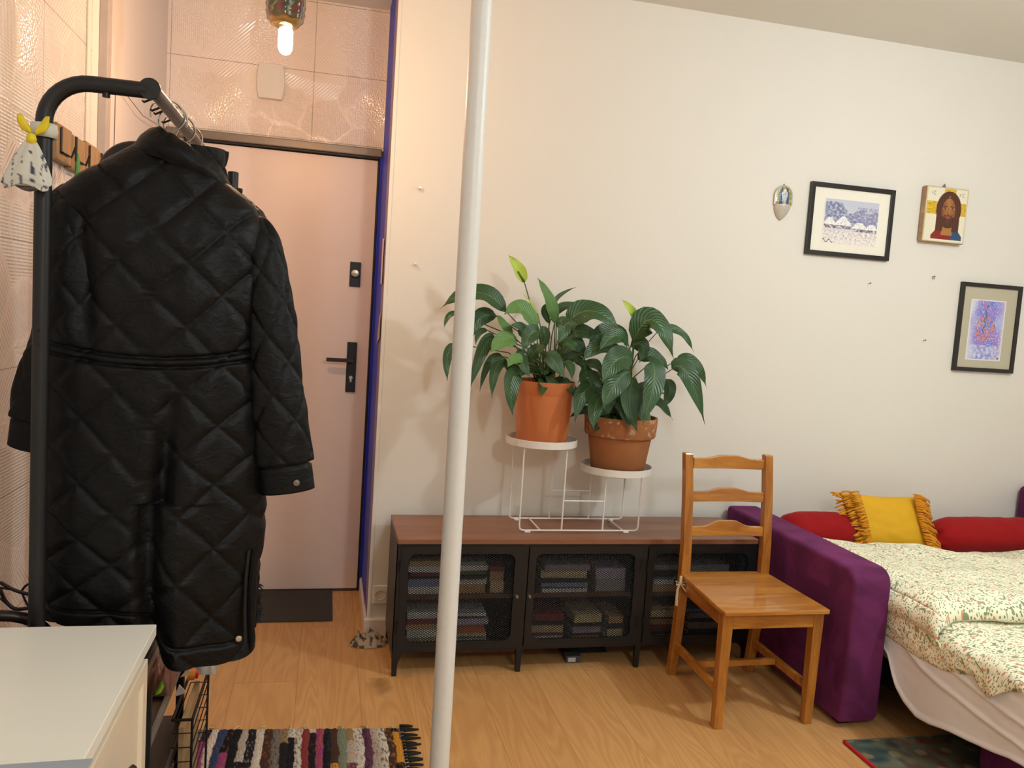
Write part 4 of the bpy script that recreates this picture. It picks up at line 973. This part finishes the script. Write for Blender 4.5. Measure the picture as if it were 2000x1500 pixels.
# ---------------------------------------------------------------- rugs and mat
def hsh(i): return (math.sin(i*127.1+3.7)*43758.5453) % 1
RP = [(34, 32, 34), (38, 36, 38), (190, 182, 170), (168, 158, 148), (128, 56, 56), (180, 92, 42), (140, 66, 106), (112, 104, 98), (70, 50, 42), (136, 118, 86), (196, 188, 176), (30, 30, 34), (96, 58, 82), (112, 122, 106), (196, 136, 54), (46, 66, 100)]
t = thing('rag_rug', 'striped multicoloured rag rug with dark fringe on the oak floor', 'rug', (-.1, 2.1, 0))
x0, x1, yb2, yf2 = -.47, .305, 2.64, 1.55; NX, NY = 330, 230; mb = MB(); cols = []
for j in range(NY+1):
    for i in range(NX+1):
        u, v = i/NX, j/NY; x = x0+(x1-x0)*u; y = yb2+(yf2-yb2)*v
        yy = y+.065*(.35-u)*(1-v)+.004*nz(x*30, 1.)*(1 if j == 0 else 0)
        sx = x/.024+.5*nz(x*6, y*5)+.2*nz(x*40, y*26); b = math.floor(sx); fr = sx-b
        seg = math.floor(y*(4+5*hsh(b+.5))+hsh(b)*9); c = RP[int(hsh(b*1.7)*16)]
        if hsh(b*3.1+seg*7.7) > .8: c = RP[int(hsh(b+seg*2.3)*16)]
        mott = nz(x*160, y*55, b*.37); c = lerp(c, RP[int(hsh(b*5+2)*16)], .5 if mott > .28 else 0)
        k = 1+.25*nz(x*300, y*120, 2.); c = tuple(max(0, min(255, q*k)) for q in c)
        z = .003+.0035*abs(math.sin(math.pi*fr))**.6+.0022*nz(x*200, y*140)
        if j in (0, NY) or i in (0, NX): z = .001
        mb.v.append(Vector((x, yy, z))); cols.append((*lin(c), 1))
mb.f = [(j*(NX+1)+i, (j+1)*(NX+1)+i, (j+1)*(NX+1)+i+1, j*(NX+1)+i+1) for j in range(NY) for i in range(NX)]
mb.col = cols; mb.build('woven_body', M['weave'], t, smooth='all')
mb = MB(); rr = random.Random(4)
for k in range(58):
    y = yb2-.03-k*.0185+rr.uniform(-.004, .004); L = rr.uniform(.03, .055); dy = rr.uniform(-.012, .012)
    mb.tube([(x1-.012, y, .006), (x1+L*.5, y+dy*.6, .006), (x1+L, y+dy, .004)], [.005, .0042, .0028], 6)
mb.build('fringe', M['blackrough'], t, smooth='all')['kind'] = 'stuff'
mb = MB()
for k in range(9):
    x = x0+.05+k*.085+rr.uniform(-.02, .02); yq = yb2+.065*(.35-(x-x0)/(x1-x0)); mb.tube([(x, yq-.01, .008), (x+rr.uniform(-.01, .01), yq+.008, .007), (x+rr.uniform(-.02, .02), yq+rr.uniform(.008, .02), .004)], .0022, 5)
mb.build('loose_threads', M['beige'], t, smooth='all')['kind'] = 'stuff'
t = thing('carpet', 'dark patterned carpet with a red bound edge beside the bed', 'rug', (2.5, 1.9, 0))
x0, x1, yb3, yf3 = 1.812, 3.3, 2.352, 1.3; NX, NY = 200, 150; mb = MB(); cols = []
for j in range(NY+1):
    for i in range(NX+1):
        u, v = i/NX, j/NY; x = x0+(x1-x0)*u; y = yb3+(yf3-yb3)*v; n = nz(x*9, y*9, 3); n2 = nz(x*24, y*24, 1); n3 = nz(x*3, y*3, 8)
        c = lerp((66, 74, 62), (120, 116, 96), .5+n); c = lerp(c, (130, 50, 40), max(0, n2*1.5+n3-.1)); c = lerp(c, (40, 66, 78), max(0, -n3*1.4-.1+n2))
        if abs(math.sin(x*30)*math.sin(y*30)) > .85: c = lerp(c, (150, 134, 96), .6)
        mb.v.append(Vector((x, y, .008+.0015*nz(x*300, y*300)))); cols.append((*lin(c), 1))
mb.f = [(j*(NX+1)+i, (j+1)*(NX+1)+i, (j+1)*(NX+1)+i+1, j*(NX+1)+i+1) for j in range(NY) for i in range(NX)]
mb.col = cols; mb.build('pile', M['pile'], t, smooth='all')
MB().tube([(x0, yf3, .006), (x0-.001, 1.8, .006), (x0, yb3-.01, .006), (x0+.004, yb3, .006)], .0065, 8).build('binding', colm((178, 30, 34), .8), t, smooth='all')
MB().tube([(x0, yb3, .005), (x1, yb3, .005)], .0045, 8).build('binding', colm((96, 92, 78), .8), t, smooth='all')
o = MB().box((-.30, 3.55, 0), (.077, 3.945, .007)); tag(o.xf(Matrix.Translation((0, 0, 0))).build('doormat', M['darkmat'], None, bevel=.002), 'flat dark grey doormat in front of the white entrance door', 'doormat')

# ---------------------------------------------------------------- white dresser
t = thing('dresser', 'white lacquered dresser with a dark knob in the near left corner', 'dresser', (-.5, 1.0, 0))
DZ = .80
MB().box((XL+.004, .30, DZ-.022), (-.283, 1.541, DZ)).build('top', M['dresser'], t, bevel=.0015)
MB().box((XL+.006, .34, .05), (-.298, 1.455, DZ-.0225)).build('body', plain('dresser_dark_side', (44, 36, 32), .6) if 0 else M['dresserfront'], t, bevel=.002)
for ya, yb4, za, zb4 in ((.86, 1.452, .56, DZ-.026), (.36, .855, .56, DZ-.026), (.86, 1.452, .30, .555), (.86, 1.452, .06, .295), (.36, .855, .30, .555), (.36, .855, .06, .295)):
    mb = MB(); xo = -.279; xi = -.297; r = .03
    o_ = [(ya, za), (yb4, za), (yb4, zb4), (ya, zb4)]; i_ = [(ya+r, za+r), (yb4-r, za+r), (yb4-r, zb4-r), (ya+r, zb4-r)]; i2 = [(ya+r+.006, za+r+.006), (yb4-r-.006, za+r+.006), (yb4-r-.006, zb4-r-.006), (ya+r+.006, zb4-r-.006)]
    vs = [(xi, *p) for p in o_]+[(xo, *p) for p in o_]+[(xo, *p) for p in i_]+[(xo-.006, *p) for p in i2]
    fs = [(r_*4+k, r_*4+(k+1) % 4, r_*4+4+(k+1) % 4, r_*4+4+k) for r_ in range(3) for k in range(4)]+[(12, 13, 14, 15), (3, 2, 1, 0)]
    dr = mb.add(vs, fs).build('drawer', M['dresserfront'], t, bevel=.0012)
    if zb4 > .7:
        kb = MB(); kb.lathe([(.007, 0), (.0055, .004), (.0045, .016), (.008, .02), (.0165, .024), (.019, .028), (.016, .033), (.006, .036), (0, .0365)], n=28)
        ky = 1.240 if ya > .8 else .6
        kb.xf(Matrix.Translation((-.285, ky, .682)) @ Matrix.Rotation(math.radians(90), 4, 'Y')).build('knob', M['bronze'], dr, smooth=True)
for x, y in ((-.72, .36), (-.32, .36), (-.72, 1.38), (-.32, 1.38)): MB().box((x-.02, y-.02, 0), (x+.02, y+.02, .05)).build('foot', M['dresserfront'], t)
a = at(185, 1481, z=DZ+.0035); b = at(0, 1497, z=DZ+.0035)
MB().prism([(XL+.02, a.y-.7), (a.x+.0, a.y-.7), (a.x, a.y), (XL+.02, a.y+(b.y-a.y)*1.6)], 'z', DZ+.0005, DZ+.004)
tag(MB().prism([(XL+.02, a.y-.6), (a.x-.002, a.y-.6), (a.x-.002, a.y), (XL+.02, a.y-.012)], 'z', DZ+.0005, DZ+.004).build('desk_pad', M['greypad'], None, bevel=.001), 'thin grey blue sheet lying on the white dresser top', 'sheet')

# ---------------------------------------------------------------- clothes rack
t = thing('clothes_rack', 'black tubular metal clothes rack with a grey hanging rail', 'clothes rack', (-.45, 1.93, 0))
def bend(y, xp, xe, z, r=.075, n=10):
    pts = [(xp, y, .03), (xp, y, .6), (xp, y, 1.2)]+[(xp+r-r*math.cos(a), y, z-r+r*math.sin(a)) for a in np.linspace(0, math.pi/2, n)]+[(xe, y, z)]
    return pts
MB().tube(bend(1.612, -.505, -.335, 1.768), .0142, 18).build('end_frame', M['black'], t, smooth=True)
MB().tube(bend(2.25, -.568, -.335, 1.768), .0142, 18).build('end_frame', M['black'], t, smooth=True)
MB().tube([(-.327, 1.606, 1.770), (-.327, 2.255, 1.768)], .0125, 18).build('hanging_rail', M['rod'], t, smooth=True)
for y in (1.604, 2.258): MB().tube([(-.331, y-.004, 1.770), (-.331, y+.004, 1.770)], .0185, 20).build('end_cap', M['black'], t, smooth=True)
for y in (1.612, 2.25):
    mb = MB(); mb.tube([(-.405, y, 1.757), (-.405, y, 1.748)], .0065, 10); mb.build('bolt', M['black'], t, smooth=True)
for k, y in enumerate((1.66, 1.73, 1.76, 1.84)): MB().tube([(-.338, y, 1.765), (-.353, y, 1.757), (-.355, y, 1.760)], .0022, 8).build('rail_peg', M['black'], t, smooth=True)
for z in (1.325, 1.30): MB().tube([(-.505, 1.5975, z), (-.505, 1.5965, z)], .0035, 8).build('adjustment_hole', M['blackrough'], t)
for y, xp in ((1.612, -.505), (2.25, -.568)): MB().tube([(xp-.10, y, .02), (xp+.40, y, .02)], .0142, 12).build('foot_tube', M['black'], t, smooth=True)
MB().tube([(-.505, 1.612, .14), (-.568, 2.25, .14)], .011, 12).build('lower_rail', M['black'], t, smooth=True)
MB().box((-.55, 1.66, .72), (-.47, 1.74, .775)).build('clip_box', M['blackrough'], t, bevel=.006) if 0 else None

# coat: built as a hollow garment hung in the plane y ~ 1.74
YC = 1.745
def zx(pts, y): 
    q = [at(px, py, y=y) for px, py in pts]; q.sort(key=lambda v: v.z); return [v.z for v in q], [v.x for v in q]
LZ, LX = zx([(292, 268), (262, 290), (215, 318), (160, 345), (122, 375), (104, 410), (100, 470), (104, 560), (96, 640), (90, 720), (88, 900), (90, 1050), (96, 1150), (95, 1216)], YC)
RZ, RX = zx([(436, 352), (452, 368), (480, 392), (503, 418), (512, 450), (507, 520), (507, 640), (511, 760), (515, 900), (512, 1010), (502, 1100), (492, 1170), (490, 1271)], YC)
ZT, ZB = LZ[-1]-.012, .700
def quilt(s, tt, amp=.011, P=.122):
    s += .010*nz(s*5, tt*5, 3); tt += .010*nz(s*4+5, tt*4)
    a = abs(math.sin(math.pi*(s+tt)/P)); b = abs(math.sin(math.pi*(s-tt)/P)); q = min(a, b)
    return amp*(min(1, q/.55)**.42)
def ring(u, z):
    th = u*2*math.pi
    xl = float(np.interp(z, LZ, LX)); xr = float(np.interp(z, RZ, RX)); xc = (xl+xr)/2; a = (xr-xl)/2
    return th, xc, a
def coat_pt(u, v):
    # u=0 right side, going to the back (camera side) at u=.25, left at .5
    th = u*2*math.pi; z0 = ZT-(ZT-ZB)*v
    c, s = math.cos(th), math.sin(th)
    k = v**1.0
    z = z0
    xl = float(np.interp(z, LZ, LX)); xr = float(np.interp(z, RZ, RX)); xc = (xl+xr)/2; a = max(.02, (xr-xl)/2)
    sq = lambda t_: math.copysign(abs(t_)**.72, t_)
    dep = .055+.045*min(1, v*5)+.015*v
    if v < .06: dep *= .75+.25*v/.06
    x = xc+a*sq(c); y = YC-dep*sq(s)
    nx_, ny_ = c/a, -s/dep; L = math.hypot(nx_, ny_); nx_, ny_ = nx_/L, ny_/L
    side = x if s > 0 else x+1.7
    d = quilt(side+.02, z, .0085)
    # drawstring waist, hem channel
    zw = 1.283+.12*(x-xc)**2/.04*.2
    for zz in (zw, zw-.018): d -= .010*math.exp(-((z-zz)/.0035)**2)
    d -= .010*math.exp(-((z-(ZB+.036-.0*(x)))/.0035)**2)
    # folds
    if s > 0:
        xf = -.300+.02*math.sin(z*5)+(.02 if z > 1 else 0)
        fd = .032*max(0, min(1, (1.30-z)/.3)); d -= fd*math.exp(-((x-xf)/.018)**2); d += .5*fd*math.exp(-((x-xf-.05)/.03)**2)
        d += .008*nz(x*9, z*3.2, 4.)+.003*nz(x*30, z*16, 2.)
        # sag below left armhole
        d -= .016*math.exp(-((x+.455-.10*(1.5-z))/.02)**2)*max(0, min(1, (z-1.26)/.08))*max(0, min(1, (1.56-z)/.05))
    x += nx_*d; y += ny_*d
    # hem slants: lower towards the right
    sl = (1-min(1, max(0, (x+.52)/.39)))
    kk = max(0, (1.0-z0)/.30); step = 1/(1+math.exp(-(x+.30)/.010))
    z = z0+kk*(.052*(1-step)+.012*sl-.028*step-.02*(x+.2)*step)
    return Vector((x, y, z))
t = thing('quilted_coat', 'long black diamond-quilted puffer coat hanging back to front on the rack', 'coat', (-.32, YC, .7)); COAT = t
mb = MB().grid(coat_pt, 300, 330, closed=True); n0 = len(mb.v)-300
mb.build('body', M['nylon'], t, smooth='all')
# collar: a tilted stand-up band
def collar(u, v):
    th = u*2*math.pi; c, s = math.cos(th), math.sin(th)
    bl, br = at(262, 292, y=YC), at(450, 372, y=YC); tl, tr = at(300, 258, y=YC), at(432, 343, y=YC)
    L = bl.lerp(tl, v); R = br.lerp(tr, v); mid = (L+R)/2; ax = (R-L)/2
    roll = .012*math.sin(v*math.pi)
    p = mid+ax*(c*(1+.03*v))+Vector((0, -(.062-.004*v)*s-(roll if s > 0 else -roll)*abs(s), 0))
    if s > 0: p.z += .010*s*(v)+.004*nz(c*5, v*3)
    else: p.z += .02*s*v*-1*.2
    if v > .9: p += Vector((-c*.004, s*.004, 0))*((v-.9)/.1)
    return p
MB().grid(collar, 110, 24, closed=True).build('collar', M['nylon'], t, smooth='all', solid=.012)
def sleeve(path, rad, name, qs, flat=.62, cuff=.0):
    # path: list of (px, py, y), rad: half width px
    P_ = [at(px, py, y=y) for px, py, y in path]; n = 150; R_ = [r/1576*1.72 for r in rad]; tp = np.linspace(0, 1, len(P_)); cum = [0]
    for i in range(1, len(P_)): cum.append(cum[-1]+(P_[i]-P_[i-1]).length)
    cum = [c/cum[-1] for c in cum]; tot = sum((P_[i]-P_[i-1]).length for i in range(1, len(P_)))
    def C_(s): return Vector([float(np.interp(s, cum, [p[k] for p in P_])) for k in range(3)])
    cs = [C_(i/n) for i in range(n+1)]
    for _ in range(30): cs = [cs[0]]+[(cs[i-1]+cs[i]*2+cs[i+1])/4 for i in range(1, n)]+[cs[-1]]
    rs = [float(np.interp(i/n, cum, R_)) for i in range(n+1)]
    def f(u, v):
        i = min(n, int(round(v*n))); p = cs[i]; tg = (cs[min(n, i+1)]-cs[max(0, i-1)]).normalized(); a = tg.cross(Vector((0, 1, 0))).normalized(); b = a.cross(tg).normalized()
        th = u*2*math.pi; c, s = math.cos(th), math.sin(th); r = rs[i]
        endk = min(1, math.sqrt(max(0, 1-(1-min(1, v/.045))**2))+.02)
        q = quilt(qs+u*.42, v*tot, .008, .12)+.004*nz(u*9, v*14, qs)
        band = 1-.13*0
        if v > 1-.055/tot*1.0: q = .003; 
        if abs(v-(1-.055/tot)) < .006: q = -.004
        rr_ = r-.004+q
        return p+a*(c*rr_*endk)+b*(s*rr_*flat*endk)
    return MB().grid(f, 90, n, closed=True)
s1 = sleeve([(482, 428, 1.735), (508, 478, 1.715), (528, 600, 1.70), (538, 740, 1.695), (550, 850, 1.69), (562, 958, 1.69)], [24, 33, 38, 42, 46, 48], 'sleeve', .3)
s1.build('sleeve', M['nylon'], t, smooth='all', solid=.006)
s2 = sleeve([(178, 372, 1.735), (140, 420, 1.70), (142, 520, 1.69), (146, 600, 1.685), (118, 670, 1.70), (85, 760, 1.72), (62, 874, 1.735)], [34, 44, 50, 48, 44, 44, 38], 'sleeve', 1.1)
s2.build('sleeve', M['nylon'], t, smooth='all', solid=.006)
c = at(579, 943, y=1.655)
MB().lathe([(.0065, 0), (.006, .002), (.003, .003), (0, .003)], n=18).xf(Matrix.Translation(c) @ Matrix.Rotation(math.radians(90), 4, 'X')).build('cuff_snap', M['greymetal'], t, smooth=True)
c = at(466, 1247, y=1.64)
MB().lathe([(.0065, 0), (.006, .002), (.003, .003), (0, .003)], n=18).xf(Matrix.Translation(c) @ Matrix.Rotation(math.radians(90), 4, 'X')).build('hem_snap', M['chrome'], t, smooth=True)
za = [at(px, py, y=1.665) for px, py in ((486, 1075), (480, 1130), (478, 1190), (478, 1255))]
mb = MB(); mb.tube(za, .0035, 8); mb.build('side_zip', M['blackrough'], t, smooth=True)
mb = MB(); mb.tube([p+Vector((.012, .004, 0)) for p in za]+[at(489, 1270, y=1.67)], [.007, .008, .008, .007, .002], 8); mb.build('zip_facing', M['nylon'], t, smooth=True)

# second garment behind the first
t = thing('dark_jacket', 'dark jacket mostly hidden behind the quilted coat, shoulder and shaggy hem showing', 'jacket', (-.33, 2.0, .62))
YJ = 2.0
jl = [(120, 600), (130, 700), (140, 900), (150, 1140)]; 
def jack(u, v):
    th = u*2*math.pi; c, s = math.cos(th), math.sin(th); z = 1.60-(1.60-.66)*v
    w_ = .05+.175*min(1, (v/.11))**.8-.02*v; xc = -.335-.02*v
    x = xc+w_*math.copysign(abs(c)**.75, c); y = YJ-(.045+.03*min(1, v*5))*s+.004*nz(x*20, z*9)
    return Vector((x, y, z+.0))
MB().grid(jack, 100, 90, closed=True).build('body', M['blackrough'], t, smooth='all')
a = [at(px, py, y=1.95) for px, py in ((428, 352), (470, 385), (505, 415), (519, 440))]
mb = MB(); mb.tube([(p.x, 1.95, p.z-.006) for p in a]+[tuple(at(530, 462, y=1.95))], [.012, .014, .014, .013, .008], 10); mb.build('shoulder_edge', colm((54, 36, 28)), t, smooth=True)
mb = MB(); p = at(455, 352, y=1.9); mb.tube([p+Vector((0, 0, .018)), p-Vector((0, 0, .022))], .0115, 14); p2 = at(457, 371, y=1.9); mb.tube([p2, p2+Vector((.018, 0, -.001))], .006, 10)
mb.build('toggle', M['black'], t, smooth=True, bevel=.002)
mb = MB(); rr = random.Random(6)
for k in range(260):
    p = at(rr.uniform(470, 503), rr.uniform(1140, 1205), y=1.99+rr.uniform(-.03, .03)); d = Vector((rr.uniform(-.4, 1), rr.uniform(-.6, .2), rr.uniform(-1, .6))).normalized()
    mb.tube([p, p+d*.010+Vector((0, 0, -.003)), p+d*.018+Vector((0, 0, -.010))], [.003, .0022, .0006], 4)
mb.build('shaggy_trim', M['fluff'], t, smooth='all')['kind'] = 'stuff'
mb = MB(); q = at(91, 530, y=1.9)
mb.grid(lambda u, v: Vector((q.x-.02+.05*u, q.y, q.z+.045-.10*v-.02*(1-u)*(1-v)*0))+Vector((0, -.02*math.sin(u*3.1), .008*math.sin(u*3.1))), 8, 8)
mb.build('hood_strap', M['blackrough'], t, smooth='all', solid=.012)

# wire hangers on the rail
def hanger(y, lab, sw):
    t = thing('wire_hanger', lab, 'hanger', (-.327, y, 1.60))
    pts = []; r = .030; zc = 1.7545
    for a in np.linspace(math.radians(200), math.radians(-60), 20): pts.append((-.327+sw*r*math.cos(a), y+.012*math.cos(a*1.1), zc+r*math.sin(a)))
    pts += [(-.327, y, zc-.045), (-.327, y, zc-.075)]
    MB().tube(pts, .0018, 8).build('hook', M['chrome'], t, smooth=True)
    MB().tube([(-.327, y, zc-.07), (-.40, y, zc-.10), (-.49, y, zc-.155), (-.47, y, zc-.17), (-.18, y, zc-.17), (-.16, y, zc-.155), (-.25, y, zc-.10), (-.327, y, zc-.07)], .002, 8).build('shoulder_wire', M['chrome'], t, smooth=True)
hanger(1.745, 'silver wire hanger carrying the quilted coat, nearest on the rail', 1)
hanger(1.80, 'silver wire hanger second along the rail behind the coat collar', -1)
hanger(1.87, 'silver wire hanger third along the rail', 1)
hanger(2.0, 'silver wire hanger farthest along the rail carrying the dark jacket', -1)

# pouch tied to the post
px_, pz_ = -.505, 1.655
t = thing('lavender_pouch', 'small white printed cloth pouch tied with yellow ribbon to the rack post', 'pouch', (px_, 1.59, 1.56))
c0 = at(72, 275, y=1.587)
def pouch(u, v):
    th = u*2*math.pi; z = c0.z-.001-.082*v
    r = .006+.030*min(1, v*1.25)**.8-.004*(v > .9); w_ = 1+.10*math.sin(th*7+v*2)*(1-.4*v)
    return Vector((c0.x-.006-.006*v+r*1.05*w_*math.cos(th), c0.y-.012+r*.42*w_*math.sin(th), z+.005*math.sin(th*3)*v))
mb = MB().grid(pouch, 60, 30, closed=True); mb.f.append(tuple(range(29*60+60, 29*60+120)))
mb.col = [(*lin((70, 74, 90) if (nz(v.x*130, v.z*90, 2) > .33 and v.z < c0.z-.02) or abs(math.sin(v.x*210)) < .12 and v.z < c0.z-.03 else (206, 202, 190)), 1) for v in mb.v]
M['printcloth'] = vcol('printed_cloth', .8, .2, 200., .3); mb.build('bag', M['printcloth'], t, smooth='all')
mb = MB(); mb.lathe([(.019, -.012), (.021, 0), (.019, .012)], (px_, 1.612, c0.z+.022), 24).build('tied_band', M['linen'], t, smooth=True, solid=.003)
for sx in (-1, 1):
    mb = MB(); mb.grid(lambda u, v: Vector((c0.x+sx*(.003+.022*v)-.002, c0.y-.010-.004*math.sin(u*3), c0.z+.012+.022*v+(u-.5)*.026*(.3+v)*(1-max(0, v-.7)*2)-.0*v)), 8, 10)
    mb.build('ribbon_loop', M['yellowrib'], t, smooth='all', solid=.0015)
MB().lathe([(0, -.010), (.007, -.006), (.0085, 0), (.006, .008), (0, .01)], (c0.x-.004, c0.y-.014, c0.z+.0), 14).build('knot', M['yellowrib'], t, smooth='all')

# things on the floor behind the dresser: low shoe rack with odds and ends
t = thing('shoe_rack', 'dark wooden shoe rack with grey metal rails behind the white dresser', 'shoe rack', (-.52, 2.0, 0)); SX0, SX1 = -.72, -.345
for z, yb5, xo in ((.60, 2.03, 0), (.405, 2.38, .0), (.20, 2.38, .0)):
    MB().box((SX0, 1.58, z-.02), (SX1-.012+xo, yb5, z-.004)).build('shelf', M['darkwood'], t, bevel=.002)
    MB().box((SX1-.010+xo, 1.58, z-.016), (SX1+xo, yb5, z+.006)).build('rail', plain('rail_grey', (124, 118, 112), .45, .2), t, bevel=.002)
for x, y, z in ((SX0+.01, 1.60, .62), (SX1-.02, 1.60, .62), (SX0+.01, 2.36, .43), (SX1-.02, 2.36, .43)): MB().box((x-.01, y-.01, 0), (x+.01, y+.01, z)).build('upright', M['black'], t)
MB().box((SX0, 1.565, .0), (-.293, 1.575, .655)).build('gap_shade_board', M['blackrough'], t)  # black board added to paint the shadow gap behind the dresser
# wire basket standing out to the right
t = thing('wire_basket', 'black wire magazine basket at the end of the shoe rack by the rug', 'basket', (-.32, 2.4, 0))
bx0, bx1, by0, by1, bz1 = -.335, -.288, 2.06, 2.34, .345
mb = MB()
for z in (bz1,): mb.tube([(bx0, by0, z), (bx1, by0, z), (bx1, by1, z), (bx0, by1, z), (bx0, by0, z)], .004, 8)
mb.build('rim', M['black'], t, smooth=True)
mb = MB()
for z in np.linspace(.16, bz1-.035, 5): mb.tube([(bx0, by0, z), (bx1, by0, z), (bx1, by1, z), (bx0, by1, z), (bx0, by0, z)], .0016, 6)
for y in (by0, by1): mb.tube([(bx1, y, .0), (bx1, y, bz1)], .0035, 6)
mb.build('wire_grid', M['black'], t, smooth=True)
tag(MB().box((-.325, 2.09, .025), (-.312, 2.35, .31)).build('cardboard_sheet', M['palewood'], None, bevel=.001), 'pale cardboard sheet standing in the black wire basket', 'cardboard')
def itm(name, lab, cat, mb, mat, **k): return tag(mb.build(name, mat, None, **k), lab, cat)
mb = MB(); mb.grid(lambda u, v: Vector((-.40+.075*u, 2.24+.13*v, .409+.085*(math.sin(math.pi*u)*math.sin(math.pi*v))**.35*(1+.25*nz(u*5, v*5)))), 24, 24); itm('plastic_packet', 'crumpled clear and pink plastic packet on the shoe rack', 'packet', mb, colm((176, 120, 104), .25), smooth='all')
mb = MB(); mb.grid(lambda u, v: Vector((-.405+.062*u, 2.06+.13*v, .409+.075*(math.sin(math.pi*u)*math.sin(math.pi*v))**.4*(1+.3*nz(u*6, v*5, 3)))), 24, 24); itm('plastic_packet', 'clear and brown plastic packet nearer the dresser on the shoe rack', 'packet', mb, colm((128, 84, 74), .25), smooth='all')
t = thing('small_bottle', 'small orange bottle with a red cap beside the wire basket', 'bottle', (-.30, 2.25, .349)); 
A = at(368, 1316, y=2.2); B_ = at(388, 1318, y=2.2)
MB().tube([A, A.lerp(B_, .7)], [.017, .014], 16).build('bottle_body', colm((214, 120, 30), .3), t, smooth=True); MB().tube([A.lerp(B_, .75), B_], .010, 14).build('cap', colm((200, 40, 30), .4), t, smooth=True)
t.location = t.location
def tri(name, lab, cat, pts, y, mat, th=.002):
    P_ = [at(px, py, y=y) for px, py in pts]; n = len(P_); d = Vector((0, th, 0))
    mb = MB().add(P_+[p+d for p in P_], [tuple(range(n)), tuple(range(2*n-1, n-1, -1))]+[(i, (i+1) % n, n+(i+1) % n, n+i) for i in range(n)]); return itm(name, lab, cat, mb, mat)
tri('paper_card', 'white triangular paper corner sticking out of the shoe rack', 'paper', [(340, 1361), (350, 1337), (362, 1350), (361, 1354)], 2.08, colm((224, 214, 208)))
tri('paper_card', 'cream folded card beside the orange bottle', 'paper', [(352, 1323), (366, 1306), (372, 1312), (370, 1318)], 2.08, colm((236, 214, 176)))
mb = MB(); cg = [at(px, py, y=1.80) for px, py in ((303, 1357), (310, 1350), (315, 1340), (315, 1331))]; mb.tube(cg, [.003, .006, .006, .002], 8); itm('green_shoe_trim', 'lime green curved strap on a shoe in the rack', 'shoe strap', mb, colm((140, 200, 30)), smooth='all')
mb = MB(); mb.grid(lambda u, v: Vector((-.46+.09*u, 1.70+.24*v, .409+.06*(math.sin(math.pi*u)*math.sin(math.pi*min(1, v+.02)))**.4*(1.1-.5*v))), 20, 24); itm('dark_shoe', 'dark shoe on the middle level of the shoe rack', 'shoe', mb, M['blackrough'], smooth='all')
mb = MB(); mb.grid(lambda u, v: Vector((-.34+.075*u, 2.30+.10*v, .35+.055*(math.sin(math.pi*u)*math.sin(math.pi*v))**.4*(1+.5*nz(u*5, v*5, 6)))), 20, 20); itm('clear_bag', 'crumpled translucent plastic bag on top of the wire basket', 'plastic bag', mb, colm((170, 158, 148), .3), smooth='all')
# dark bag handle and cables left of the post
mb = MB(); c = Vector((-.60, 1.68, .70)); mb.tube([c+Vector((.095*math.cos(a), .02*math.cos(a), .068*math.sin(a))) for a in np.linspace(0, math.pi, 16)], .011, 12)
itm('curved_handle', 'dark curved bag handle behind the back edge of the white dresser', 'handle', mb, M['bronze'], smooth=True)
mb = MB(); rr = random.Random(12)
for k, pts in enumerate([[(0, 1137), (25, 1152), (55, 1161), (75, 1160)], [(0, 1148), (18, 1150), (45, 1158)], [(0, 1150), (8, 1172), (28, 1192), (60, 1187)], [(0, 1168), (16, 1182), (34, 1192)], [(40, 1158), (50, 1142), (70, 1137), (95, 1134)], [(44, 1160), (50, 1175), (58, 1188)]]):
    P_ = [at(px, py, y=1.9+.01*k) for px, py in pts]; sm = []
    for i in range(len(P_)-1):
        for s in np.linspace(0, 1, 5)[:-1]: sm.append(P_[i].lerp(P_[i+1], s))
    sm.append(P_[-1])
    for _ in range(3): sm = [sm[0]]+[(sm[i-1]+2*sm[i]+sm[i+1])/4 for i in range(1, len(sm)-1)]+[sm[-1]]
    mb.tube(sm, .0042 if k in (0, 2) else .0026, 8)
itm('cable_tangle', 'tangle of dark purple cables against the left tiled wall', 'cables', mb, M['cable'], smooth='all')['kind'] = 'stuff'

# ceiling lamp (the light that falls from the right)
t = thing('ceiling_lamp', 'opal glass ceiling pendant lighting the living area', 'lamp', (LAMP[0], LAMP[1], HC-.03))
MB().lathe([(0, HC-.001), (.05, HC-.001), (.05, HC-.02), (.0, HC-.028)], (LAMP[0], LAMP[1], 0)).build('canopy', M['white'], t, smooth=True)
MB().tube([(LAMP[0], LAMP[1], HC-.02), (LAMP[0], LAMP[1], LAMP[2]+.15)], .004, 8).build('cord', M['white'], t)
